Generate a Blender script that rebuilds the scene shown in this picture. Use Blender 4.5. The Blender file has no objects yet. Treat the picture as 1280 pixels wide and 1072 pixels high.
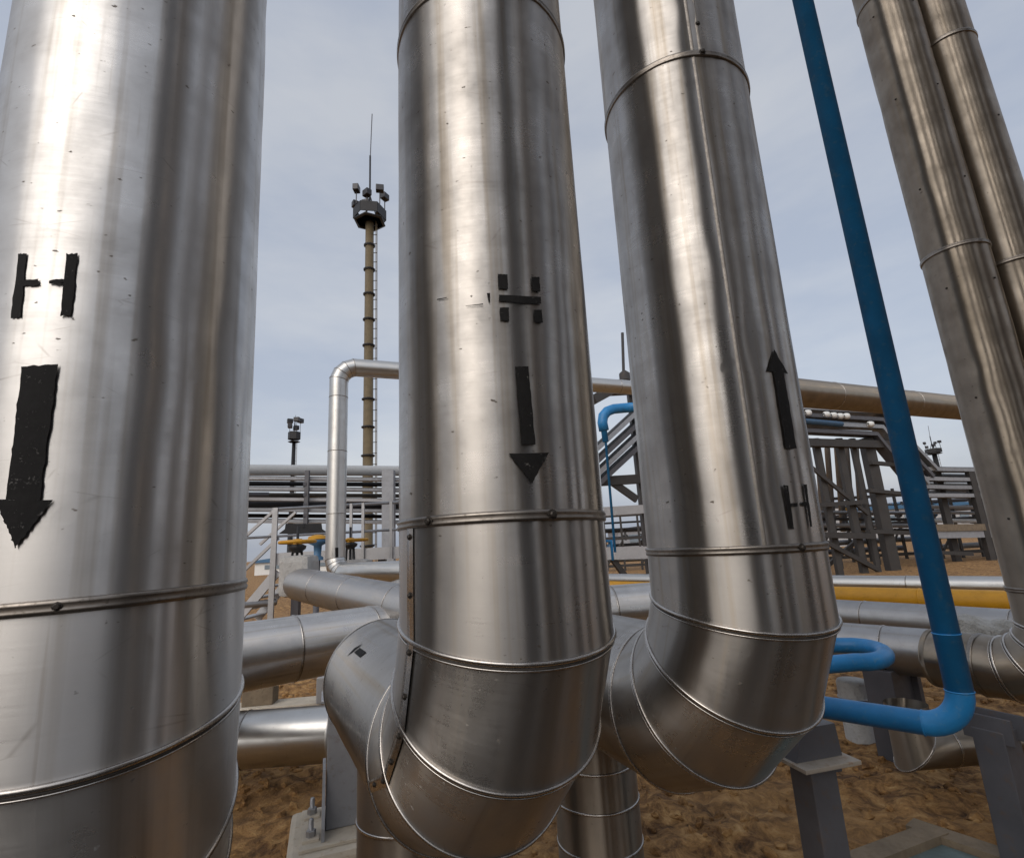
import bpy, bmesh, math, random
import numpy as np
from mathutils import Vector, Matrix, noise

# ------------------------------------------------------------------ camera
SC = bpy.context.scene
COL = SC.collection
rnd = random.Random(7)
R = math.radians
F_PX, PITCH, ROLL, CAM_H = 645.0, R(12.8), R(3.2), 1.6
_fw = np.array([0, math.cos(PITCH), math.sin(PITCH)])
_rt0 = np.array([1.0, 0, 0])
_up0 = np.cross(_rt0, _fw)
RT = _rt0 * math.cos(ROLL) - _up0 * math.sin(ROLL)
UP = _up0 * math.cos(ROLL) + _rt0 * math.sin(ROLL)
FW = _fw
EYE = np.array([0, 0, CAM_H])
cam_d = bpy.data.cameras.new('camera')
cam = bpy.data.objects.new('camera', cam_d)
COL.objects.link(cam)
cam_d.sensor_fit = 'HORIZONTAL'
cam_d.sensor_width = 36
cam_d.lens = 36 * F_PX / 1280
cam_d.clip_start = 0.02
cam_d.clip_end = 3000
M4 = Matrix(((RT[0], UP[0], -FW[0], 0), (RT[1], UP[1], -FW[1], 0), (RT[2], UP[2], -FW[2], CAM_H), (0, 0, 0, 1)))
cam.matrix_world = M4
SC.camera = cam

# ------------------------------------------------------------------ sky, sun, exposure
SUN_AZ, SUN_EL = R(206), R(38)          # azimuth clockwise from +Y
w = bpy.data.worlds.new('World')
SC.world = w
w.use_nodes = True
nt = w.node_tree
nt.nodes.clear()
def wn(t, **k):
    n = nt.nodes.new(t)
    for a, b in k.items():
        setattr(n, a, b)
    return n
sky = wn('ShaderNodeTexSky', sky_type='NISHITA', sun_disc=False)
sky.sun_elevation = SUN_EL
sky.sun_rotation = SUN_AZ
sky.air_density = 1.3
sky.dust_density = 5.0
sky.ozone_density = 1.0
tc = wn('ShaderNodeTexCoord')
mp = wn('ShaderNodeMapping')
mp.inputs['Scale'].default_value = (1.2, 1.2, 3.6)
nt.links.new(tc.outputs['Generated'], mp.inputs[0])
cn = wn('ShaderNodeTexNoise')
cn.inputs['Scale'].default_value = 1.7
cn.inputs['Detail'].default_value = 6
cn.inputs['Roughness'].default_value = .55
nt.links.new(mp.outputs[0], cn.inputs['Vector'])
cr = wn('ShaderNodeValToRGB')            # even cloud sheet, greyer and paler patches
cr.color_ramp.elements[0].position = .36
cr.color_ramp.elements[0].color = (.64, .73, .92, 1)
cr.color_ramp.elements[1].position = .66
cr.color_ramp.elements[1].color = (.96, 1.0, 1.08, 1)
nt.links.new(cn.outputs[0], cr.inputs[0])
cl = wn('ShaderNodeVectorMath', operation='SCALE')
cl.inputs['Scale'].default_value = 5.9
nt.links.new(cr.outputs[0], cl.inputs[0])
bw = wn('ShaderNodeRGBToBW')             # sunlight diffused through the sheet
nt.links.new(sky.outputs[0], bw.inputs[0])
half = wn('ShaderNodeMix', data_type='RGBA')
half.inputs['Factor'].default_value = .6
nt.links.new(sky.outputs[0], half.inputs['A'])
nt.links.new(bw.outputs[0], half.inputs['B'])
fin = wn('ShaderNodeMix', data_type='RGBA')
fin.inputs['Factor'].default_value = .5
nt.links.new(half.outputs['Result'], fin.inputs['A'])
nt.links.new(cl.outputs[0], fin.inputs['B'])
bg = wn('ShaderNodeBackground')
bg.inputs['Strength'].default_value = .15
out = wn('ShaderNodeOutputWorld')
nt.links.new(fin.outputs['Result'], bg.inputs[0])
nt.links.new(bg.outputs[0], out.inputs[0])

sun_d = bpy.data.lights.new('sun', 'SUN')
sun_d.energy = .65
sun_d.angle = R(50)
sun_d.color = (1.0, .93, .84)
sun = bpy.data.objects.new('sun', sun_d)
COL.objects.link(sun)
SV = Vector((math.sin(SUN_AZ) * math.cos(SUN_EL), math.cos(SUN_AZ) * math.cos(SUN_EL), math.sin(SUN_EL)))
sun.rotation_euler = SV.to_track_quat('Z', 'Y').to_euler()
sun.location = (-4, -6, 9)

SC.view_settings.view_transform = 'Standard'
SC.view_settings.look = 'None'
SC.view_settings.exposure = 0.0
SC.view_settings.gamma = 1
SC.view_settings.use_curve_mapping = False

# ------------------------------------------------------------------ pixel -> place
def ray(x, y):
    d = FW + RT * (x - 640) / F_PX - UP * (y - 536) / F_PX
    return d / np.linalg.norm(d)
def atz(x, y, z):
    d = ray(x, y)
    return EYE + d * ((z - CAM_H) / d[2])
def aty(x, y, Y):
    d = ray(x, y)
    return EYE + d * (Y / d[1])
RK_P, RK_D = np.array([12.5, 19.3]), np.array([.94, .34])      # line of the cable rack in plan
RK_D = RK_D / np.linalg.norm(RK_D)
RK_N = np.array([-RK_D[1], RK_D[0]])
def atrack(x, y, off=0.0):
    d = ray(x, y)
    t = (RK_P @ RK_N + off) / (d[:2] @ RK_N)
    return EYE + d * t

# ------------------------------------------------------------------ materials
def mat(name):
    m = bpy.data.materials.new(name)
    m.use_nodes = True
    n = m.node_tree.nodes
    return m, m.node_tree, n['Principled BSDF']
def node(t, kind, ins=None, **k):
    n = t.nodes.new(kind)
    for a, b in k.items():
        setattr(n, a, b)
    for a, b in (ins or {}).items():
        if hasattr(b, 'links') or isinstance(b, bpy.types.NodeSocket):
            t.links.new(b, n.inputs[a])
        else:
            n.inputs[a].default_value = b
    return n
def ramp(t, src, stops):
    n = t.nodes.new('ShaderNodeValToRGB')
    e = n.color_ramp.elements
    e[0].position, e[0].color = stops[0][0], (*stops[0][1], 1)
    e[1].position, e[1].color = stops[1][0], (*stops[1][1], 1)
    for p, c in stops[2:]:
        q = e.new(p)
        q.color = (*c, 1)
    t.links.new(src, n.inputs[0])
    return n.outputs[0]
def rampv(t, src, a, b, lo, hi):
    n = node(t, 'ShaderNodeMapRange', {'Value': src, 'From Min': a, 'From Max': b, 'To Min': lo, 'To Max': hi})
    return n.outputs[0]
def mixc(t, fac, a, b, mode='MIX'):
    n = t.nodes.new('ShaderNodeMix')
    n.data_type = 'RGBA'
    n.blend_type = mode
    for s, v in (('Factor', fac), ('A', a), ('B', b)):
        sock = [i for i in n.inputs if i.name == s and (i.type == 'RGBA' or s == 'Factor' and i.type == 'VALUE')][0]
        if isinstance(v, bpy.types.NodeSocket):
            t.links.new(v, sock)
        else:
            sock.default_value = v if s == 'Factor' else (*v, 1)
    return [o for o in n.outputs if o.type == 'RGBA'][0]

def metal_cladding(name, base, rough, dirt, streak=1.0, dull=0.0, aniso=1.0):
    m, t, p = mat(name)
    uv = node(t, 'ShaderNodeTexCoord').outputs['UV']
    oi = node(t, 'ShaderNodeObjectInfo').outputs['Random']
    off = node(t, 'ShaderNodeVectorMath', {0: uv}, operation='ADD')
    comb = node(t, 'ShaderNodeCombineXYZ', {'X': rampv(t, oi, 0, 1, 0, 37), 'Y': rampv(t, oi, 0, 1, 0, 91)})
    t.links.new(comb.outputs[0], off.inputs[1])
    v = off.outputs[0]
    def nz(sx, sy, sc, det=4, ro=.55, dist=0.0):
        mpn = node(t, 'ShaderNodeMapping', {'Vector': v})
        mpn.inputs['Scale'].default_value = (sx, sy, 1)
        return node(t, 'ShaderNodeTexNoise', {'Vector': mpn.outputs[0], 'Scale': sc, 'Detail': det, 'Roughness': ro, 'Distortion': dist}).outputs[0]
    cloud = nz(1, 1, 5.5, 6, .62)
    streaks = nz(26, .55, 1.0, 3)
    grain = nz(1.6, 60, 3.0, 3)
    run = nz(34, 1.1, 1.0, 4, .6)
    spots = nz(1, 1.6, 42, 2)
    fine = nz(1, 1, 160, 3)
    c = mixc(t, rampv(t, cloud, .35, .7, 0, .55 * dirt), base, tuple(b * .70 for b in base))
    c = mixc(t, rampv(t, streaks, .52, .75, 0, .5 * dirt * streak), c, (.30, .25, .19))
    c = mixc(t, rampv(t, run, .66, .8, 0, .45 * dirt), c, (.24, .18, .12))
    sp = rampv(t, spots, .70, .76, 0, .6 * dirt)
    c = mixc(t, sp, c, (.16, .13, .10))
    # fine scratches
    vor = node(t, 'ShaderNodeTexVoronoi', {'Scale': 5.0}, feature='DISTANCE_TO_EDGE')
    mps = node(t, 'ShaderNodeMapping', {'Vector': v})
    mps.inputs['Scale'].default_value = (1.0, 3.1, 1)
    t.links.new(mps.outputs[0], vor.inputs['Vector'])
    gate = rampv(t, nz(1, 2, 7, 2), .56, .66, 0, 1)
    sc = node(t, 'ShaderNodeMath', {0: rampv(t, vor.outputs['Distance'], 0, .012, .5, 0), 1: gate}, operation='MULTIPLY').outputs[0]
    c = mixc(t, sc, c, (.25, .22, .20))
    t.links.new(c, p.inputs['Base Color'])
    p.inputs['Metallic'].default_value = 1.0 - dull
    p.inputs['Anisotropic'].default_value = aniso            # rolled sheet: grain runs round the pipe
    p.inputs['Anisotropic Rotation'].default_value = .25
    tg = node(t, 'ShaderNodeTangent', direction_type='UV_MAP', uv_map='UVMap')
    t.links.new(tg.outputs[0], p.inputs['Tangent'])
    r1 = rampv(t, cloud, .25, .75, rough * .75, rough * 1.35)
    r2 = node(t, 'ShaderNodeMath', {0: r1, 1: rampv(t, grain, .3, .8, -.02, .03)}, operation='ADD').outputs[0]
    r3 = node(t, 'ShaderNodeMath', {0: r2, 1: rampv(t, streaks, .5, .8, 0, .10)}, operation='ADD').outputs[0]
    r4 = node(t, 'ShaderNodeMath', {0: r3, 1: sp}, operation='ADD').outputs[0]
    t.links.new(r4, p.inputs['Roughness'])
    h = node(t, 'ShaderNodeMath', {0: rampv(t, grain, 0, 1, 0, .35), 1: rampv(t, fine, 0, 1, 0, .06)}, operation='ADD').outputs[0]
    h2 = node(t, 'ShaderNodeMath', {0: h, 1: rampv(t, nz(1, .25, 5, 2), 0, 1, 0, 3.2)}, operation='ADD').outputs[0]
    dents = rampv(t, nz(1, 1, 11, 1), .70, .82, 0, -1.6)
    h3 = node(t, 'ShaderNodeMath', {0: h2, 1: dents}, operation='ADD').outputs[0]
    bp = node(t, 'ShaderNodeBump', {'Height': h3, 'Strength': .22, 'Distance': .0012})
    t.links.new(bp.outputs[0], p.inputs['Normal'])
    return m

def plain(name, col, rough=.6, metallic=0.0, var=.25, scale=6.0, dirt=(.10, .075, .05), dirt_amt=.35, bump=.15, bdist=.004):
    m, t, p = mat(name)
    co = node(t, 'ShaderNodeTexCoord').outputs['Object']
    n1 = node(t, 'ShaderNodeTexNoise', {'Vector': co, 'Scale': scale, 'Detail': 6, 'Roughness': .6}).outputs[0]
    n2 = node(t, 'ShaderNodeTexNoise', {'Vector': co, 'Scale': scale * 4.3, 'Detail': 4, 'Roughness': .6}).outputs[0]
    c = mixc(t, rampv(t, n1, .3, .75, 0, 1), tuple(x * (1 - var) for x in col), col)
    c = mixc(t, rampv(t, n2, .56, .78, 0, dirt_amt), c, dirt)
    t.links.new(c, p.inputs['Base Color'])
    p.inputs['Metallic'].default_value = metallic
    t.links.new(rampv(t, n2, .3, .8, rough * .85, min(1, rough * 1.25)), p.inputs['Roughness'])
    bp = node(t, 'ShaderNodeBump', {'Height': n2, 'Strength': bump, 'Distance': bdist})
    t.links.new(bp.outputs[0], p.inputs['Normal'])
    return m

M = {}
M['clad'] = metal_cladding('polished_cladding', (.40, .378, .355), .29, 1.1, 1.5, .05, 1.0)
M['clad_bright'] = metal_cladding('bright_cladding', (.56, .545, .53), .31, 1.0, 1.2, .10, .96)  # brighter copy of clad: the left pipe's pale sky reflection put into its base
M['clad_old'] = metal_cladding('weathered_cladding', (.29, .25, .205), .35, 1.1, 1.4, .1)
M['clad_grey'] = metal_cladding('dull_grey_cladding', (.38, .375, .375), .40, .8, 1.0, .12, .7)
M['clad_far'] = metal_cladding('galvanised_cladding', (.56, .55, .53), .34, .5, .6, 0, .6)
M['bead'] = plain('seam_metal', (.50, .47, .44), .26, 1.0, .25, 30, (.2, .16, .12), .5, .1, .001)
M['lap'] = plain('lap_metal', (.26, .24, .22), .55, 1.0, .3, 30, (.2, .16, .12), .5, .1, .001)
M['clad_old_plain'] = plain('old_pipe_metal', (.30, .27, .23), .45, .7, .3, 6)
M['steel_far'] = plain('dark_trestle_steel', (.05, .046, .044), .6, .1, .3, 2, (.09, .06, .04), .4)
M['lip'] = plain('grimy_lap_metal', (.30, .27, .24), .34, 1.0, .35, 26, (.07, .055, .04), .8, .1, .001)
M['seal'] = plain('dark_sealant', (.05, .042, .035), .6, 0, .4, 20)
M['screw'] = plain('dark_screw', (.045, .038, .032), .45, .6, .3, 60)
m, t, p = mat('black_stencil_paint')
co = node(t, 'ShaderNodeTexCoord').outputs['Object']
n1 = node(t, 'ShaderNodeTexNoise', {'Vector': co, 'Scale': 55.0, 'Detail': 5, 'Roughness': .7}).outputs[0]
n2 = node(t, 'ShaderNodeTexNoise', {'Vector': co, 'Scale': 210.0, 'Detail': 3, 'Roughness': .6}).outputs[0]
wear = node(t, 'ShaderNodeMath', {0: rampv(t, n1, .58, .72, 0, 1), 1: rampv(t, n2, .52, .62, 0, .7)}, operation='MULTIPLY').outputs[0]
c = mixc(t, wear, (.007, .0065, .0065), (.24, .23, .22))
c = mixc(t, rampv(t, n1, .3, .6, .5, 0), c, (.016, .015, .015))
t.links.new(c, p.inputs['Base Color'])
p.inputs['Roughness'].default_value = .7
p.inputs['Specular IOR Level'].default_value = .15
M['black_paint'] = m
M['blue'] = plain('blue_pipe_paint', (.014, .20, .48), .45, 0, .30, 7, (.15, .25, .31), .5, .15, .002)
M['yellow'] = plain('yellow_paint', (.50, .245, .008), .45, 0, .2, 5, (.12, .07, .02), .3)
M['grey_paint'] = plain('grey_steel_paint', (.31, .32, .345), .5, .05, .25, 6, (.16, .11, .07), .5)
M['grey_dark'] = plain('weathered_dark_steel', (.095, .095, .108), .5, .1, .3, 5, (.12, .075, .045), .6)
M['light_paint'] = plain('light_grey_paint', (.42, .42, .43), .5, 0, .15, 6, (.16, .12, .08), .3)
M['galv'] = plain('galvanised_steel', (.40, .40, .41), .42, .75, .25, 8, (.12, .10, .08), .3)
M['rust'] = plain('rusty_plate', (.34, .30, .25), .7, 0, .3, 9, (.20, .085, .025), .85)
M['concrete'] = plain('pale_concrete', (.56, .50, .41), .9, 0, .25, 7, (.28, .18, .09), .55, .5, .01)
M['wood'] = plain('weathered_board', (.22, .17, .115), .85, 0, .4, 9, (.10, .07, .04), .5, .5, .008)
M['teal'] = plain('faded_teal_sheet', (.12, .17, .175), .7, 0, .35, 9, (.16, .13, .09), .5)
M['tan_mast'] = plain('tan_mast_paint', (.16, .12, .065), .6, .1, .3, 3, (.08, .06, .04), .4)
M['black'] = plain('black_steel', (.02, .02, .022), .5, .2, .3, 6)
M['white'] = plain('white_paint', (.72, .72, .70), .5, 0, .1, 4, (.3, .27, .22), .3)
M['cable'] = plain('black_cable', (.018, .018, .02), .55, 0, .3, 10)
M['fabric'] = plain('insulation_jacket', (.42, .41, .395), .75, .15, .2, 8, (.18, .14, .10), .4, .6, .02)
M['glass'] = plain('window_pane', (.25, .31, .36), .12, .3, .2, 3)
M['roof_blue'] = plain('blue_roof', (.05, .14, .26), .5, 0, .2, 3)
M['foil'] = plain('crumpled_foil', (.50, .47, .42), .38, .8, .3, 20, (.22, .17, .11), .5, .9, .02)
M['mid_grey'] = plain('mid_grey_paint', (.17, .17, .18), .5, .1, .2, 6)
M['band_brown'] = plain('reflection_band_brown', (.23, .17, .12), .45, .3, .4, 3, (.06, .04, .025), .5)  # for the added unseen pipes, brown chosen to warm the reflected bands
M['dark_pad'] = plain('unseen_dark_pad', (.055, .045, .036), .95, 0, .5, 12, (.02, .016, .012), .6, 1.0, .03)
M['floodlight'] = plain('floodlight_housing', (.05, .05, .055), .4, .5, .2, 4)

# sand
m, t, p = mat('clumpy_sand')
co = node(t, 'ShaderNodeTexCoord').outputs['Object']
a = node(t, 'ShaderNodeTexNoise', {'Vector': co, 'Scale': .9, 'Detail': 8, 'Roughness': .6, 'Distortion': .4}).outputs[0]
b = node(t, 'ShaderNodeTexNoise', {'Vector': co, 'Scale': 9.0, 'Detail': 8, 'Roughness': .68, 'Distortion': .6}).outputs[0]
d = node(t, 'ShaderNodeTexNoise', {'Vector': co, 'Scale': 70.0, 'Detail': 4, 'Roughness': .6}).outputs[0]
c = ramp(t, b, [(.30, (.026, .011, .004)), (.42, (.14, .068, .023)), (.55, (.35, .19, .068)), (.72, (.58, .375, .165))])
c = mixc(t, rampv(t, a, .46, .66, 0, .5), c, (.34, .19, .07))
c = mixc(t, rampv(t, d, .60, .72, 0, .5), c, (.11, .06, .028))
t.links.new(c, p.inputs['Base Color'])
p.inputs['Roughness'].default_value = .95
h = node(t, 'ShaderNodeMath', {0: b, 1: rampv(t, d, 0, 1, 0, .25)}, operation='ADD').outputs[0]
bp = node(t, 'ShaderNodeBump', {'Height': h, 'Strength': .9, 'Distance': .05})
t.links.new(bp.outputs[0], p.inputs['Normal'])
M['sand'] = m

# ------------------------------------------------------------------ mesh helpers
def link(name, verts, faces, material, parent=None, smooth=False, uvs=None, origin=None):
    o0 = np.array(parent['_o'] if parent is not None and '_o' in parent else (origin if origin is not None else (0, 0, 0)), float)
    v = np.asarray(verts, float) - o0
    me = bpy.data.meshes.new(name)
    me.from_pydata([tuple(q) for q in v], [], faces)
    if smooth:
        me.polygons.foreach_set('use_smooth', [True] * len(me.polygons))
    if uvs is not None:
        ul = me.uv_layers.new(name='UVMap')
        uvs = np.asarray(uvs, float)
        li = np.empty(len(me.loops), int)
        me.loops.foreach_get('vertex_index', li)
        ul.data.foreach_set('uv', uvs[li].ravel())
    me.materials.append(M[material])
    me.update()
    o = bpy.data.objects.new(name, me)
    COL.objects.link(o)
    if parent is not None:
        o.parent = parent
        if '_o' in parent:
            o['_o'] = parent['_o']
    else:
        o.location = o0
        o['_o'] = list(o0)
    return o
def sub(o):            # a part that will hold sub-parts keeps the thing's origin
    return o
def thing(name, label, cat, loc, group=None):
    o = bpy.data.objects.new(name, None)
    COL.objects.link(o)
    o.empty_display_size = .1
    o.location = loc
    o['_o'] = [float(q) for q in loc]
    o['label'] = label
    o['category'] = cat
    if group:
        o['group'] = group
    return o
def tag(o, label, cat, group=None):
    o['label'] = label
    o['category'] = cat
    if group:
        o['group'] = group
    return o
def unit(v):
    v = np.asarray(v, float)
    return v / np.linalg.norm(v)
def frame(tv):
    tv = unit(tv)
    h = np.array([0, 0, 1.0]) if abs(tv[2]) < .9 else np.array([1.0, 0, 0])
    u = unit(np.cross(h, tv))
    return u, np.cross(tv, u)
def rotate(v, axis, ang):
    c, s = math.cos(ang), math.sin(ang)
    return v * c + np.cross(axis, v) * s + axis * (axis @ v) * (1 - c)

def rings_of(path, r, n):
    """mitred rings of a polyline pipe: list of (pts, radial dirs, axis, arclength)"""
    P = [np.asarray(q, float) for q in path]
    T = [unit(P[i + 1] - P[i]) for i in range(len(P) - 1)]
    u, v = frame(T[0])
    ph = np.linspace(0, 2 * np.pi, n, endpoint=False)
    res = []
    s = 0.0
    for i, q in enumerate(P):
        if i == 0:
            t_in, nn = T[0], T[0]
        elif i == len(P) - 1:
            t_in, nn = T[-1], T[-1]
        else:
            t_in, nn = T[i - 1], unit(T[i - 1] + T[i])
        rad = np.outer(np.cos(ph), u) + np.outer(np.sin(ph), v)
        pts = q + r * rad
        pts = pts - np.outer(((pts - q) @ nn) / (t_in @ nn), t_in)
        if i > 0:
            s += np.linalg.norm(P[i] - P[i - 1])
        res.append((pts, rad, nn, s))
        if 0 < i < len(P) - 1:
            ax = np.cross(T[i - 1], T[i])
            l = np.linalg.norm(ax)
            if l > 1e-8:
                an = math.atan2(l, T[i - 1] @ T[i])
                u = rotate(u, ax / l, an)
                v = rotate(v, ax / l, an)
    return res

def sheet(name, ra, rb, r, material, parent, wob=.0009, step=.12, seed=0, s0=0.0, dents=0):
    pa, rad, na, _ = ra
    pb = rb[0]
    n = len(pa)
    L = np.linalg.norm(pb.mean(0) - pa.mean(0))
    k = max(1, int(L / step))
    g = random.Random(seed)
    ph = np.linspace(0, 2 * np.pi, n, endpoint=False)
    mods = [(q, g.uniform(0, 6.28), g.uniform(.3, 1) / q ** .8, g.uniform(-1.2, 1.2)) for q in (2, 3, 5, 7, 9, 12, 15)]
    dl = [(g.uniform(0, 6.28), g.uniform(.05, .95), g.uniform(.012, .05), g.uniform(.0008, .0026)) for _ in range(int(dents * max(L, .2)))]
    cp = [g.uniform(0, 6.28) for _ in range(3)]
    V, UVv, Fs = [], [], []
    for j in range(k + 1):
        f = j / k
        base = pa * (1 - f) + pb * f
        w = sum(a * np.sin(q * ph + p0 + tw * f) for q, p0, a, tw in mods) * wob * 2.2
        for dp, df, dr, dd_ in dl:
            da = np.angle(np.exp(1j * (ph - dp))) * r
            w = w - dd_ * np.exp(-(da ** 2 + ((f - df) * L) ** 2 * .45) / (2 * dr * dr))
        if dents:
            w = w + (.75 if r > .2 else .3) * (.0006 * np.sin(f * L * 9 + cp[0]) * np.sin(3 * ph + cp[1]) + .0004 * np.sin(f * L * 17 + cp[2]) * np.sin(5 * ph + cp[0]))
        V.append(base + rad * w[:, None])
        UVv.append(np.stack([ph * r, np.full(n, s0 + L * f)], 1))
    # duplicated seam column is not needed: v coordinate wraps on the hidden side
    for j in range(k):
        for i in range(n):
            i2 = (i + 1) % n
            Fs.append((j * n + i, j * n + i2, (j + 1) * n + i2, (j + 1) * n + i))
    return link(name, np.vstack(V), Fs, material, parent, True, np.vstack(UVv))

def band(name, ring, axis, profile, material, parent):
    """closed band of the given (radial, axial) profile round a ring"""
    pts, rad, _, _ = ring
    n, k = len(pts), len(profile)
    V = []
    for a, b in profile:
        V.append(pts + rad * a + axis * b)
    V = np.stack(V, 1).reshape(-1, 3)
    Fs = []
    for i in range(n):
        i2 = (i + 1) % n
        for j in range(k):
            j2 = (j + 1) % k
            Fs.append((i * k + j, i2 * k + j, i2 * k + j2, i * k + j2))
    return link(name, V, Fs, material, parent, True)
def circ(r, k=8, da=0.0, db=0.0):
    return [(da + r * math.cos(2 * math.pi * i / k), db + r * math.sin(2 * math.pi * i / k)) for i in range(k)]
LIP = [(-.004, -.013), (.0045, -.011), (.0065, -.004), (.003, 0), (.0065, .005), (.0045, .012), (-.004, .014)]

_screw = None
def screw(pos, nrm, parent, size=.009, name='screw'):
    global _screw
    if _screw is None:
        vs, fs = [], []
        prof = [(1.35, 0), (1.35, .18), (.95, .25), (.9, .75), (.6, 1.0)]
        for rr, z in prof:
            for i in range(8):
                vs.append((rr * math.cos(i * math.pi / 4), rr * math.sin(i * math.pi / 4), z))
        for j in range(len(prof) - 1):
            for i in range(8):
                fs.append((j * 8 + i, j * 8 + (i + 1) % 8, (j + 1) * 8 + (i + 1) % 8, (j + 1) * 8 + i))
        fs.append(tuple(range((len(prof) - 1) * 8, len(prof) * 8)))
        _screw = bpy.data.meshes.new('screw')
        _screw.from_pydata(vs, [], fs)
        _screw.materials.append(M['screw'])
    o = bpy.data.objects.new(name, _screw)
    COL.objects.link(o)
    o.parent = parent
    q = Vector(nrm).to_track_quat('Z', 'Y')
    o.matrix_local = Matrix.Translation(Vector(pos) - Vector(parent['_o'])) @ q.to_matrix().to_4x4() @ Matrix.Scale(size, 4)
    return o

def fan_cap(ring, axis, depth, r, name, material, parent, rim=.012):
    """end cap: rim, then a shallow cone to the centre"""
    pts, rad, _, _ = ring
    n = len(pts)
    c = pts.mean(0)
    V = np.vstack([pts + rad * .002 - axis * .02, pts + rad * .002 + axis * rim * .4, pts - rad * r * .06 + axis * rim, c + (pts - c) * .5 + axis * (rim + depth * .7), [c + axis * (rim + depth)]])
    Fs = []
    for j in range(3):
        for i in range(n):
            i2 = (i + 1) % n
            Fs.append((j * n + i, j * n + i2, (j + 1) * n + i2, (j + 1) * n + i))
    for i in range(n):
        Fs.append((3 * n + i, 3 * n + (i + 1) % n, 4 * n))
    return link(name, V, Fs, material, parent, True, np.tile(np.stack([np.linspace(0, 1, n), np.zeros(n)], 1), (5, 1))[:len(V)])

def elbow(Pc, t1, t2, Rb, n=4):
    """polyline points of a mitred bend whose tangents meet at Pc"""
    t1, t2 = unit(t1), unit(t2)
    tot = math.acos(max(-1, min(1, t1 @ t2)))
    d = Rb * math.tan(tot / 2)
    S = Pc - t1 * d
    ax = unit(np.cross(t1, t2))
    inw = np.cross(ax, t1)
    C = S + inw * Rb
    pts = []
    rr = Rb / math.cos(tot / n / 2)
    for i in range(n):
        th = tot / n * (i + .5)
        pts.append(C + rotate(-inw, ax, th) * rr)
    return pts

def clad_pipe(root, path, r, seams=(), material='clad', n=96, bead_r=.006, wob=.0009, seed=1, beads=True, kinds=None, step=.12, dents=0):
    """path: list of points; every inner point is a joint with a bead. kinds: 'lip' for straight sheet laps"""
    rg = rings_of(path, r, n)
    s = 0
    for i in range(len(rg) - 1):
        sheet('cladding_sheet', rg[i], rg[i + 1], r, material, root, wob, step, seed * 100 + i, rg[i][3], dents)
    for i in range(1, len(rg) - 1):
        kd = kinds[i] if kinds else 'bead'
        ax = rg[i][2]
        if not beads or kd is None:
            continue
        if kd == 'lip':
            band('seam_lip', rg[i], ax, LIP, 'lip', root)
        else:
            band('seam_bead', rg[i], ax, circ(bead_r, 8, .001, 0), 'bead', root)
            band('seam_groove', rg[i], ax, circ(bead_r * .55, 6, -.0005, bead_r * 1.45), 'seal', root)
            band('seam_edge', rg[i], ax, circ(bead_r * .45, 6, .0005, bead_r * 2.3), 'bead', root)
    return rg

def box(name, lo, hi, material, parent=None, bev=0.0, rot=0.0, origin=None, tilt=None):
    lo, hi = np.minimum(lo, hi), np.maximum(lo, hi)
    bm = bmesh.new()
    bmesh.ops.create_cube(bm, size=1)
    for v in bm.verts:
        v.co = Vector([(lo[k] + hi[k]) / 2 + v.co[k] * (hi[k] - lo[k]) for k in range(3)])
    if bev:
        bmesh.ops.bevel(bm, geom=bm.edges[:], offset=bev, segments=2, affect='EDGES', profile=.6)
    vs = np.array([tuple(v.co) for v in bm.verts])
    bm.verts.index_update()
    fs = [tuple(v.index for v in f.verts) for f in bm.faces]
    bm.free()
    if rot:
        c = (lo + hi) / 2
        cs, sn = math.cos(rot), math.sin(rot)
        d = vs - c
        vs = np.stack([c[0] + d[:, 0] * cs - d[:, 1] * sn, c[1] + d[:, 0] * sn + d[:, 1] * cs, vs[:, 2]], 1)
    return link(name, vs, fs, material, parent, False, None, origin)

def bar(name, a, b, wdt, hgt, material, parent=None, up=(0, 0, 1), bev=0.0, vf=None):
    """rectangular bar from a to b"""
    a, b = np.asarray(a, float), np.asarray(b, float)
    tv = unit(b - a)
    upv = np.asarray(up, float)
    if abs(tv @ upv) > .95:
        upv = np.array([0, 1.0, 0]) if abs(tv[1]) < .9 else np.array([1.0, 0, 0])
    sx = unit(np.cross(tv, upv))
    sz = np.cross(sx, tv)
    V = [q + sx * i * wdt / 2 + sz * j * hgt / 2 for q in (a, b) for i, j in ((-1, -1), (1, -1), (1, 1), (-1, 1))]
    Fs = [(3, 2, 1, 0), (4, 5, 6, 7), (0, 1, 5, 4), (1, 2, 6, 5), (2, 3, 7, 6), (3, 0, 4, 7)]
    return link(name, V, Fs, material, parent)

def poly_bar(name, pts, prof, material, parent, side):
    """sweep a (side, up) profile along a polyline lying in a vertical plane; side = horizontal normal"""
    P = [np.asarray(q, float) for q in pts]
    n, k = len(P), len(prof)
    side = unit(side)
    V = []
    for i, q in enumerate(P):
        t0 = unit(P[min(i + 1, n - 1)] - P[max(i - 1, 0)]) if 0 < i < n - 1 else unit(P[1] - P[0] if i == 0 else P[-1] - P[-2])
        if 0 < i < n - 1:
            t0 = unit(unit(P[i] - P[i - 1]) + unit(P[i + 1] - P[i]))
            cs = t0 @ unit(P[i] - P[i - 1])
        else:
            cs = 1
        upv = unit(np.cross(t0, side))
        if upv[2] < 0:
            upv = -upv
        for a, b in prof:
            V.append(q + side * a + upv * b / cs)
    Fs = []
    for i in range(n - 1):
        for j in range(k):
            j2 = (j + 1) % k
            Fs.append((i * k + j, i * k + j2, (i + 1) * k + j2, (i + 1) * k + j))
    Fs.append(tuple(range(k)))
    Fs.append(tuple(range((n - 1) * k, n * k)))
    return link(name, V, Fs, material, parent)

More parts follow.
